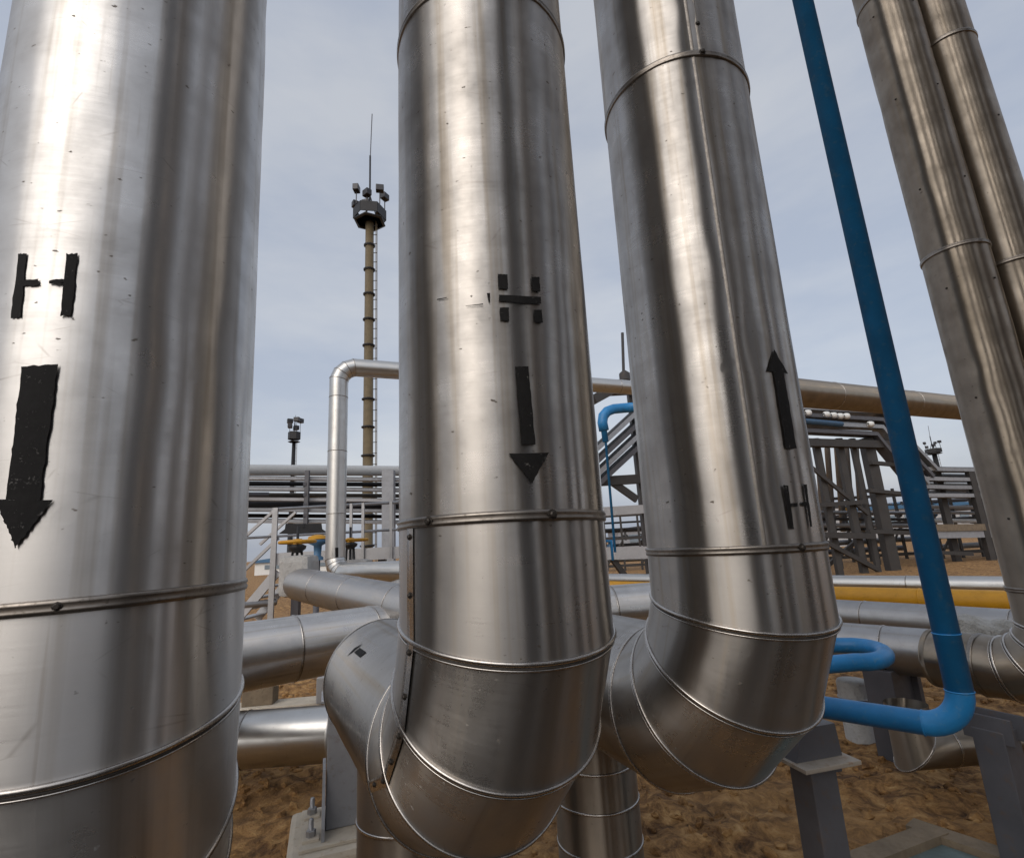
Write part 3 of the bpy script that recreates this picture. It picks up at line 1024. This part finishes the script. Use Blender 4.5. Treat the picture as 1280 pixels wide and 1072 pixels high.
# ------------------------------------------------------------------ left middle distance: loop pipe, valves, platform
# D: galvanised riser and its overhead run
YD = 8.2
db, dt = aty(424, 716, YD), aty(424, 458, YD)
zt = float(dt[2])
db = np.array([dt[0], dt[1], db[2]])
zb_ = float(db[2])
o1 = atz(742, 481, zt)
dirD = unit((o1 - dt) * [1, 1, 0])
near = unit(np.array([1.0, -.75, 0]))
root = thing('insulated_pipe', 'slim shiny pipe rising beside the lamp mast, then running overhead to the right', 'pipe', (float(db[0]), float(db[1]), 0))
top_c = np.array([dt[0], dt[1], zt])
path = [db + near * 4.5, db + near * 2.0] + [q for q in elbow(db, -near, UPZ, .26, 4)] + [np.array([dt[0], dt[1], z]) for z in (zb_ + .9, zb_ + 1.9, zt - .55)] + elbow(top_c, UPZ, dirD, .3, 4) + [top_c + dirD * s for s in (1.5, 3.5, 5.5, 7.5, 9.5, 11.5)]
clad_pipe(root, path, .15, material='clad_far', n=48, kinds=['x'] + ['bead'] * (len(path) - 2) + ['x'], seed=41, bead_r=.0035)
decal('paint_mark', [[(419, 684), (423, 684), (423, 697), (419, 697)]], (top_c, UPZ, .15), root, nx=2, ny=4)
# overhead pipe on the right
zr = 4.13
r1, r2 = atz(1000, 491, zr), atz(1192, 509, zr)
dR = unit(r2 - r1)
root = thing('insulated_pipe', 'thick overhead pipe crossing behind the blue pipe at the right, brown underneath', 'pipe', (float(r1[0]), float(r1[1]), 0))
clad_pipe(root, [r1 - dR * 1.6] + [r1 + dR * s for s in (0.9, 3.4, 5.9, 8.4, 14)], .27, material='clad_old', n=56, kinds=['x'] + ['bead'] * 4 + ['x'], seed=43, bead_r=.005)
rg = rings_of([r1 - dR * 1.6, r1], .27, 56)
fan_cap((rg[0][0], rg[0][1], None, 0), -dR, .05, .27, 'end_cap', 'clad_old', root)

# C: jacketed valves with yellow hand wheels
def jacket(label, px_, py_, Y, wdt, hgt, to_px, to_py, to_Y, r, spx, wheel_py, wheel_r, name='gate_valve', label_pipe=None):
    q = aty(px_, py_, Y)
    root = thing(name, label, 'valve', (float(q[0]), float(q[1]), 0))
    box('jacket', q - [wdt / 2, .22, hgt / 2], q + [wdt / 2, .22, hgt / 2], 'fabric', root, .09)
    hz = aty(spx, wheel_py, Y)
    top_ = q[2] + hgt / 2
    for dx_ in (-.07, .07):
        tube('yoke_leg', [np.array([hz[0] + dx_, Y, top_ - .02]), np.array([hz[0] + dx_ * .8, Y, hz[2] - .1])], .018, 'black', root, 8)
    tube('stem', [np.array([hz[0], Y, top_]), np.array([hz[0], Y, hz[2] + .22])], .02, 'black', root, 8)
    lathe('bonnet', (hz[0], Y, hz[2] - .15), [(.04, 0), (.11, .05), (.12, .09), (.06, .12)], 'black', root, 14)
    wh = torus('hand_wheel', (hz[0], Y, hz[2]), wheel_r, .024, 'yellow', root, UPZ, 28, 8)
    for k in range(4):
        a_ = R(20 + 90 * k)
        bar('spoke', (hz[0], Y, hz[2]), (hz[0] + math.cos(a_) * wheel_r, Y + math.sin(a_) * wheel_r, hz[2]), .04, .03, 'yellow', wh)
    lathe('wheel_hub', (hz[0], Y, hz[2] - .03), [(.06, 0), (.06, .07)], 'yellow', wh, 12)
    e = aty(to_px, to_py, to_Y)
    pr = thing('insulated_pipe', label_pipe, 'pipe', (float(e[0]), float(e[1]), 0))
    qq = q + [0, -.05, -.10]
    pth = [qq + (e - qq) * f for f in (0.02, .3, .62, 1, 1.5)]
    clad_pipe(pr, pth, r, material='clad_grey', n=44, kinds=['x', 'bead', 'bead', 'bead', 'x'], seed=int(px_), bead_r=.0035)
    return root
jacket('gate valve in a pale jacket with yellow hand wheel, left of the slim shiny riser', 374, 719, 7.3, .42, .54, 500, 757, 5.4, .21, 372, 677, .23, label_pipe='dull grey pipe sloping out from the jacketed valve left of the slim riser')
jacket('gate valve in a pale jacket with yellow hand wheel, right of the slim shiny riser', 448, 715, 8.9, .40, .42, 500, 733, 7.4, .17, 438, 675, .28, label_pipe='grey pipe leading from the jacketed valve right of the slim riser')
q = aty(397, 690, 9.3)
root = thing('hydrant_valve', 'small dark blue valve with a yellow cap between the two hand wheels', 'valve', (float(q[0]), float(q[1]), 0))
lathe('body', (q[0], q[1], 1.55), [(.10, 0), (.10, .05), (.06, .08), (.07, .25), (.17, .30), (.17, .36)], 'roof_blue', root, 14)
lathe('cap', (q[0], q[1], 1.912), [(.18, 0), (.16, .05), (.05, .08)], 'yellow', root, 14)
tube('stand_pipe', [np.array([q[0], q[1], 0]), np.array([q[0], q[1], 1.55])], .05, 'grey_dark', root, 12)

# operating platform with railings and a stair
YP = 9.9
root = thing('valve_platform', 'grey steel walkway with handrails and a stair behind the yellow hand wheels', 'platform', (float(aty(420, 700, YP)[0]), YP, 0))
dz = lambda x, y: aty(x, y, YP)
top_l, top_r = dz(347, 636), dz(560, 630)
mid_l, mid_r = dz(347, 670), dz(560, 664)
tz, mz = float(top_l[2]), float(mid_l[2])
xl, xr = float(top_l[0]), float(top_r[0])
dk0, dk1 = float(dz(347, 706)[2]), float(dz(347, 691)[2])
tube('top_rail', [(xl, YP, tz), (xr, YP, tz)], .03, 'galv', root, 10)
tube('mid_rail', [(xl - .8, YP, mz), (xr, YP, mz)], .025, 'galv', root, 10)
box('edge_beam', np.array([xl, YP - .04, dk0]), np.array([xr, YP + .04, dk1]), 'light_paint', root)
box('deck', np.array([xl, YP + .05, dk1 - .06]), np.array([xr, YP + 1.1, dk1 - .02]), 'galv', root)
for px_ in (345, 440, 455, 490, 540):
    X = float(dz(px_, 670)[0])
    wd = .10 if px_ == 345 else .05
    box('rail_post', np.array([X - wd / 2, YP - .09, dk0 if px_ != 345 else -.1]), np.array([X + wd / 2, YP - .05, tz + .02]), 'galv', root)
for px_ in (360, 470, 545):
    X = float(dz(px_, 670)[0])
    box('leg', np.array([X - .07, YP + .4, -.1]), np.array([X + .07, YP + .54, dk0]), 'grey_dark', root)
def st(a, b, wd, material, nm):
    bar(nm, dz(*a), dz(*b), .05, wd, material, root)
st((296, 680), (345, 636), .05, 'galv', 'stair_handrail')
st((296, 722), (348, 672), .05, 'galv', 'stair_handrail')
st((290, 782), (347, 714), .16, 'light_paint', 'stair_stringer')
o_ = np.array([0, .9, 0])
bar('stair_stringer', dz(290, 782) + o_, dz(347, 714) + o_, .05, .16, 'light_paint', root)
bar('stair_handrail', dz(296, 680) + o_, dz(345, 636) + o_, .05, .05, 'galv', root)
for k in range(5):
    f = (k + .5) / 5
    c_ = dz(290, 782) * (1 - f) + dz(347, 714) * f
    box('stair_tread', c_ + [-.12, .03, -.01], c_ + [.12, .87, .02], 'galv', root)
tube('base_rail', [dz(305, 756), dz(345, 752)], .06, 'galv', root, 8)

# ------------------------------------------------------------------ cable and pipe rack (the long one across the back)
SIDE = np.array([RK_N[0], RK_N[1], 0])
ALONG = np.array([RK_D[0], RK_D[1], 0])
TRAY = [(-.20, -.02), (.20, -.02), (.20, .10), (.18, .10), (.18, 0), (-.18, 0), (-.18, .10), (-.20, .10)]
def rack_tray(pix, off, parent, sc=1.0, material='galv', cables=2, seed=1):
    pts = [atrack(x, y, off) for x, y in pix]
    o = poly_bar('cable_tray', pts, [(a_ * sc, b_ * sc) for a_, b_ in TRAY], material, parent, SIDE)
    g_ = random.Random(seed)
    for k in range(cables):
        s_ = -.12 + .24 * k / max(1, cables - 1)
        tube('cable', [p_ + SIDE * s_ * sc + UPZ * .075 * sc for p_ in pts], .065 * sc, 'cable', o, 6)
    return pts
lb = atrack(486, 700)
rackL = thing('cable_rack', 'low steel rack stacked with cable trays and pipes behind the slim shiny riser', 'cable rack', (float(lb[0]), float(lb[1]), 0))
rackH = thing('cable_rack', 'tall steel trestle carrying cable trays over the road, left of the blue pipe', 'cable rack', tuple(float(v) for v in atrack(1095, 714) * [1, 1, 0]))
rackR = thing('cable_rack', 'low steel rack of cable trays between the blue pipe and the right hand pipe', 'cable rack', tuple(float(v) for v in atrack(1215, 712) * [1, 1, 0]))
zl = [599, 612, 625, 638, 652]
for i, y in enumerate(zl):
    rack_tray([(280, y), (400, y + 1), (500, y + 2), (640, y + 4), (730, y + 2)], .1, rackL, .62, 'galv' if i != 2 else 'light_paint', 3, i)
for i, (ya_, r_) in enumerate(((587, .14), (604, .06), (618, .055), (631, .10), (644, .05))):
    a_, b_ = atrack(280, ya_, .5), atrack(730, ya_ + 3, .5)
    tube('rack_pipe', [a_, b_], r_, ('white', 'cable', 'clad_old_plain', 'grey_dark', 'cable')[i], rackL, 14)
a_, b_ = atrack(280, 618, -.3), atrack(336, 618, -.3)
tube('rack_pipe', [a_, b_], .06, 'grey_dark', rackL, 14)
for px_, wd in ((381, .10), (486, .30), (610, .25), (700, .25)):
    for off in (-.15, 1.0):
        b_ = atrack(px_, 690, off)
        t_ = atrack(px_, 588, off)
        wd_ = wd if not (px_ == 381) else .10
        zlo = -.1 if px_ != 381 else float(atrack(px_, 655, off)[2])
        c0, c1 = np.array([b_[0], b_[1], zlo]), np.array([b_[0], b_[1], t_[2]])
        bar('rack_post', c0, c1, wd_, wd_ * .8, 'grey_dark' if px_ == 381 else 'grey_paint', rackL)
        if off < 0:
            for y in zl:
                q = atrack(px_, y + 3, -.15)
                bar('cross_beam', q + SIDE * -.05 - UPZ * .06, q + SIDE * 1.2 - UPZ * .06, .07, .08, 'grey_dark', rackL)
# dark saddle plate hanging under the lowest tray
V = []
for off in (-.2, -.1):
    for x, y in ((357, 654), (402, 654), (403, 661), (412, 667), (348, 667), (356, 661)):
        V.append(atrack(x, y, off))
link('saddle_plate', V, [(0, 1, 2, 3, 4, 5), (6, 7, 8, 9, 10, 11)] + [(i, (i + 1) % 6, 6 + (i + 1) % 6, 6 + i) for i in range(6)], 'black', rackL)
# rising and high trays
hi = [[(735, 572), (800, 512), (845, 506), (1010, 513), (1098, 518), (1165, 588)],
      [(738, 585), (804, 524), (848, 517), (1010, 522), (1097, 527), (1160, 597)],
      [(742, 597), (808, 535), (850, 527), (1010, 532), (1097, 536), (1154, 606)],
      [(746, 607), (812, 546), (853, 537), (1010, 541), (1090, 545), (1148, 616)]]
for i, p_ in enumerate(hi):
    rack_tray(p_, 0, rackH, 1.15, 'galv' if i % 2 == 0 else 'grey_dark', 3, 11 + i)
# wrapped bundles on the trays
for x, y in ((1010, 516), (1033, 518), (1042, 519), (1050, 520), (1058, 520), (1088, 530)):
    q = atrack(x, y, -.25)
    lathe('cable_wrap', q - ALONG * .14, [(.05, 0), (.11, .05), (.12, .2), (.05, .26)], 'white', rackH, 10, ALONG)
a_, b_ = atrack(1005, 526, -.3), atrack(1052, 530, -.3)
tube('blue_duct', [a_, b_], .10, 'roof_blue', rackH, 10)
# posts of the trestle
def rpost(root, px_, py_top, off, wd, material, base=None, name='rack_post'):
    t_ = atrack(px_, py_top, off)
    bar(name, (t_[0], t_[1], -.1), t_, wd, wd * .9, material, root)
    return t_
for px_, wd in ((790, .36), (1018, .2), (1047, .22), (1064, .16), (1082, .38), (1118, .25)):
    rpost(rackH, px_, 548 if px_ > 800 else 480, .2, wd, 'steel_far')
    rpost(rackH, px_ + 3, 548 if px_ > 800 else 500, 2.4, wd * .7, 'steel_far')
def rb(a, b, wd, hg, material='steel_far', off=.0, root=rackH, name='brace'):
    bar(name, atrack(*a, off), atrack(*b, off), wd, hg, material, root)
rb((1000, 553), (1112, 556), .3, .28, name='header_beam')
rb((1012, 582), (1085, 642), .08, .14)
rb((1015, 632), (1082, 627), .2, .15, name='cross_beam')
rb((1015, 668), (1092, 670), .2, .20, name='cross_beam')
rb((1022, 672), (1098, 712), .10, .16)
rb((1075, 672), (1028, 712), .10, .14, off=.6)
rb((1085, 613), (1140, 618), .2, .13, name='cross_beam')
rb((1088, 578), (1132, 582), .14, .14, name='cross_beam')
rb((1085, 664), (1140, 666), .2, .14, name='cross_beam')
rb((742, 640), (806, 636), .2, .26, 'light_paint', name='cross_beam')
rb((736, 692), (815, 690), .3, .36, 'light_paint', name='cross_beam')
rb((742, 602), (806, 598), .2, .28, name='cross_beam')
rb((762, 600), (796, 624), .10, .22)
rb((764, 696), (786, 726), .12, .16)
rb((741, 500), (763, 488), .3, .3, name='bracket')
rb((760, 488), (800, 486), .3, .3, name='bracket')
tube('lightning_rod', [atrack(780, 482, .3), atrack(778, 416, .3)], .05, 'steel_far', rackH, 8)
lathe('rod_base', atrack(781, 472, .3) - UPZ * .1, [(.18, 0), (.18, .25), (.06, .35)], 'steel_far', rackH, 10)
# right low rack
lo_r = [[(1140, 588), (1180, 589), (1300, 590)], [(1140, 600), (1180, 601), (1300, 602)], [(1140, 610), (1180, 611), (1300, 612)], [(1140, 621), (1180, 621), (1300, 622)]]
for i, p_ in enumerate(lo_r):
    rack_tray(p_, .1, rackR, 1.2, 'grey_paint' if i % 2 else 'galv', 3, 31 + i)
for x in (1170, 1212, 1224):
    rpost(rackR, x, 590, .5 if x != 1212 else -.1, .24, 'steel_far')
rb((1150, 660), (1290, 658), .4, .26, 'wood', root=rackR, name='cross_beam')
rb((1150, 668), (1290, 666), .3, .3, 'grey_paint', root=rackR, name='cross_beam')
rb((1165, 690), (1215, 692), .12, .14, root=rackR)
for i, (y_, r_) in enumerate(((594, .10), (606, .12), (617, .10), (633, .08), (640, .07), (650, .09))):
    tube('rack_pipe', [atrack(1140, y_, 1.0 + .1 * i), atrack(1300, y_ + 2, 1.0 + .1 * i)], r_, ('cable', 'clad_old_plain', 'cable', 'light_paint', 'galv', 'white')[i], rackR, 10)
for i, (y_, r_) in enumerate(((640, .08), (648, .07), (656, .10), (661, .06))):
    tube('rack_pipe', [atrack(1000, y_, 2.8 + .1 * i), atrack(1150, y_ + 1, 2.8 + .1 * i)], r_, ('galv', 'steel_far', 'light_paint', 'cable')[i], rackH, 10)
for x_ in (1022, 1034, 1046, 1058, 1070):
    tube('riser', [atrack(x_, 560, 3.2), atrack(x_ + 8, 664, 3.2)], .12 if x_ % 3 else .2, 'galv', rackH, 10)

# blue gooseneck pipe in the gap between the two middle pipes
g0 = atrack(755, 555, -1.5)
root = thing('blue_pipe', 'light blue gooseneck pipe in the gap between the two middle pipes', 'pipe', (float(g0[0]), float(g0[1]), 0))
gp = [atrack(x, y, -1.5) for x, y in ((790, 509), (778, 510), (767, 511), (759, 514), (754, 520), (753, 528), (755, 538))]
tube('gooseneck', gp, .14, 'blue', root, 14)
tube('reducer', [gp[-1], atrack(757, 552, -1.5)], .085, 'blue', root, 12)
tube('down_pipe', [atrack(757, 550, -1.5), atrack(769, 690, -1.5)], .035, 'blue', root, 10)
tube('down_pipe', [atrack(757, 676, -1.5), atrack(764, 676, -1.5), atrack(766, 700, -1.5)], .035, 'blue', root, 10)

# valve skids standing under and beyond the trestle
def skid(label, px0, px1, py, Y, seed):
    a_, b_ = atz(px0, py, 0.0), atz(px1, py, 0.0)
    a_, b_ = EYE + (a_ - EYE) * 1.0, EYE + (b_ - EYE) * 1.0
    q0, q1 = aty(px0, 690, Y), aty(px1, 690, Y)
    g_ = random.Random(seed)
    root = thing('pipe_manifold', label, 'manifold', (float((q0[0] + q1[0]) / 2), Y, 0))
    x0, x1 = float(q0[0]), float(q1[0])
    for k in range(7):
        z = .5 + k * .42
        yy = Y + g_.uniform(-.6, .6)
        tube('header_pipe', [(x0 + g_.uniform(-.3, .5), yy, z), (x1 + g_.uniform(-.5, .3), yy, z)], g_.choice((.06, .09, .13)), g_.choice(('galv', 'steel_far', 'light_paint', 'clad_old_plain', 'grey_dark')), root, 10)
    n_ = max(3, int((x1 - x0) / .8))
    for k in range(n_):
        x = x0 + (x1 - x0) * (k + .5) / n_
        bar('frame_post', (x, Y - .7, -.1), (x, Y - .7, 3.2 + g_.uniform(-.4, .5)), .10, .10, 'steel_far', root)
        zz = g_.uniform(.8, 2.4)
        lathe('valve_body', (x + .25, Y - .4, zz), [(.05, 0), (.16, .08), (.16, .25), (.06, .33), (.05, .6), (.2, .62), (.2, .66)], g_.choice(('steel_far', 'roof_blue', 'yellow', 'grey_dark')), root, 10)
    for z in (.25, 1.7, 3.0):
        bar('frame_beam', (x0 - .2, Y - .7, z), (x1 + .2, Y - .7, z), .12, .14, 'steel_far', root)
    for k in range(n_ - 1):
        xa, xb = x0 + (x1 - x0) * (k + .5) / n_, x0 + (x1 - x0) * (k + 1.5) / n_
        if k % 2 == 0:
            bar('frame_brace', (xa, Y - .78, .3), (xb, Y - .78, 1.6), .07, .07, 'steel_far', root)
skid('dense manifold of pipes and valves seen through the trestle legs, left of the blue pipe', 1000, 1130, 700, 26, 5)
skid('dense manifold of pipes and valves under the low rack, right of the blue pipe', 1150, 1300, 700, 25, 8)
skid('small manifold of pipes low in the gap between the two middle pipes', 745, 850, 700, 30, 11)

# ------------------------------------------------------------------ lamp masts
def mast(label, px_, Y, y_top, y_plat0, y_plat1, wpx, base_r, top_r, lamps, rings, seed=0, pole='tan_mast'):
    b_ = aty(px_, 690, Y)
    X = float(b_[0])
    zp0, zp1 = float(aty(px_, y_plat1, Y)[2]), float(aty(px_, y_plat0, Y)[2])
    ztop = float(aty(px_, y_top, Y)[2])
    wd = wpx / F_PX * Y * 1.0
    root = thing('lamp_mast', label, 'mast', (X, Y, 0))
    lathe('mast_pole', (X, Y, -.2), [(base_r, 0), (top_r, zp0 + .2)], pole, root, 12)
    for k in range(rings):
        z = zp0 - (k + 1) * (zp0 - 1) / (rings + .5)
        rr = top_r + (base_r - top_r) * (1 - z / zp0)
        lathe('flange_ring', (X, Y, z), [(rr + .05, 0), (rr * 1.22 + .05, .05), (rr * 1.22 + .05, .13), (rr + .05, .17)], 'black', root, 12)
    # ladder on the right side
    for s in (-.0, .35):
        bar('ladder_rail', (X + base_r + .25, Y - .2 + s, 1), (X + top_r + .25, Y - .2 + s, zp0), .05, .05, 'tan_mast', root)
    nr = max(6, int(zp0 / (.9 if rings > 3 else 3)))
    for k in range(nr):
        f = (k + .5) / nr
        z = 1 + (zp0 - 1) * f
        rr = base_r + (top_r - base_r) * f
        bar('rung', (X + rr, Y - .2, z), (X + rr + .35, Y - .2, z), .05, .05, 'black', root)
    h_ = zp1 - zp0
    # drum platform: floor, kick panel, two rails
    lathe('platform_floor', (X, Y, zp0), [(wd * .42, 0), (wd / 2, .06), (wd / 2, .15)], 'black', root, 6)
    for k in range(6):
        a0, a1 = 2 * math.pi * (k + .2) / 6, 2 * math.pi * (k + 1.2) / 6
        q0 = np.array([X + math.cos(a0) * wd / 2, Y + math.sin(a0) * wd / 2, zp0 + h_ * .62])
        q1 = np.array([X + math.cos(a1) * wd / 2, Y + math.sin(a1) * wd / 2, zp0 + h_ * .62])
        bar('guard_panel', q0, q1, .06, h_ * .7, 'black', root)
    for k in range(lamps):
        a_ = 2 * math.pi * (k + .35) / lamps
        q = np.array([X + math.cos(a_) * wd * .46, Y + math.sin(a_) * wd * .46, zp1])
        hh_ = h_ * (.5 if k % 2 else 1.1)
        bar('lamp_arm', q, q + [0, 0, hh_], .07, .07, 'black', root)
        s = h_ * .42
        lamp = box('floodlight', q + [-s * .6, -s * .45, hh_ - s * .5], q + [s * .6, s * .45, hh_ + s * .5], 'floodlight', root, s * .1, a_ + .8)
    # antenna tripod and rod
    for k in range(3):
        a_ = 2 * math.pi * k / 3 + .4
        tube('antenna_stay', [(X + math.cos(a_) * wd * .18, Y + math.sin(a_) * wd * .18, zp1 - h_ * .3), (X, Y, zp1 + h_ * 1.1)], .05 * wd / 3, 'black', root, 6)
    tube('antenna', [(X, Y, zp1), (X, Y, zp1 + (ztop - zp1) * .55)], .09 * wd / 3, 'black', root, 8)
    tube('antenna_tip', [(X, Y, zp1 + (ztop - zp1) * .5), (X + .15, Y, ztop)], .045 * wd / 3, 'grey_dark', root, 6)
    return root
mast('tall tan lamp mast with floodlights, rising behind the slim riser', 459, 40, 143, 262, 279, 45, .43, .36, 7, 12)
mast('small distant lamp mast above the rack, near the left pipe', 362, 115, 519, 540, 553, 15, .6, .4, 5, 3, 0, 'black')
mast('faint distant lamp mast above the low rack, beside the right hand pipe', 1197, 105, 530, 559, 566, 17, .6, .4, 5, 2, 0, 'black')

# ------------------------------------------------------------------ far sheds
def shed(label, px0, px1, y0, y1, Y, wall, roof, depth=10.0, wins=0):
    a_, b_ = aty(px0, y1, Y), aty(px1, y1, Y)
    zt_ = float(aty((px0 + px1) / 2, y0, Y)[2])
    x0, x1 = float(a_[0]), float(b_[0])
    root = thing('shed', label, 'building', ((x0 + x1) / 2, Y, 0))
    box('wall', np.array([x0, Y, -.3]), np.array([x1, Y + depth, zt_]), wall, root)
    V = []
    for y_ in (Y - .3, Y + depth + .3):
        V += [(x0 - .3, y_, zt_ + .01), (x1 + .3, y_, zt_ + .01), (x1 + .3, y_, zt_ + .25), ((x0 + x1) / 2, y_, zt_ + .25 + (x1 - x0) * .05), (x0 - .3, y_, zt_ + .25)]
    link('roof', V, [(0, 1, 2, 3, 4), (9, 8, 7, 6, 5)] + [(i, (i + 1) % 5, 5 + (i + 1) % 5, 5 + i) for i in range(5)], roof, root)
    for k in range(wins):
        f0 = (k + .25) / wins
        f1 = (k + .75) / wins
        wv = box('window', np.array([x0 + (x1 - x0) * f0, Y - .08, zt_ * .45]), np.array([x0 + (x1 - x0) * f1, Y - .005, zt_ * .8]), 'glass', root)
    return root
shed('far shed with a blue roof and white wall, low behind the stair at left', 318, 420, 701, 716, 60, 'white', 'roof_blue', 8, 2)
shed('far white building seen through the trestle legs left of the blue pipe', 1015, 1072, 640, 678, 48, 'light_paint', 'light_paint', 8, 3)
shed('far pale building with a row of windows right of the blue pipe', 1085, 1225, 634, 676, 55, 'light_paint', 'roof_blue', 8, 6)
shed('far grey building low in the gap between the two middle pipes', 776, 830, 662, 700, 70, 'grey_paint', 'grey_dark', 8, 1)

# ------------------------------------------------------------------ pipes behind the photographer, seen only as reflections; brown ones added for the bands
def back_pipe(x, y, r, top, label, material, seed):
    root = thing('insulated_pipe', label, 'pipe', (x, y, 0), 'pipes seen only as reflections')
    path = [np.array([x, y, z]) for z in (top, top - 1.6, 3.1, 1.5, -.1)]
    rg = clad_pipe(root, path, r, material=material, n=48, kinds=['x', 'lip', 'lip', 'lip', 'x'], seed=seed)
    fan_cap((rg[0][0], rg[0][1], None, 0), UPZ, .03, r, 'end_cap', material, root)
BACK = [(.85, -.42, .29, 'thick grey pipe behind the camera, the dark band reflected down the middle pipe'),
        (1.85, -.45, .24, 'added upright brown pipe behind the camera, second band right of centre in the reflections'),
        (2.6, -.35, .24, 'added upright brown pipe behind the camera, third band right of centre in the reflections'),
        (3.3, .55, .26, 'added upright brown pipe beyond the right edge, near brown band along the right pipe flanks'),
        (3.75, 1.55, .26, 'added upright brown pipe beyond the right edge, far brown band along the right pipe flanks')]
for i, (x, y, r_, lb_) in enumerate(BACK):
    back_pipe(x, y, r_, 7.0, lb_, 'band_brown' if i else 'mid_grey', 60 + i)

for o in bpy.data.objects:
    if '_o' in o:
        del o['_o']
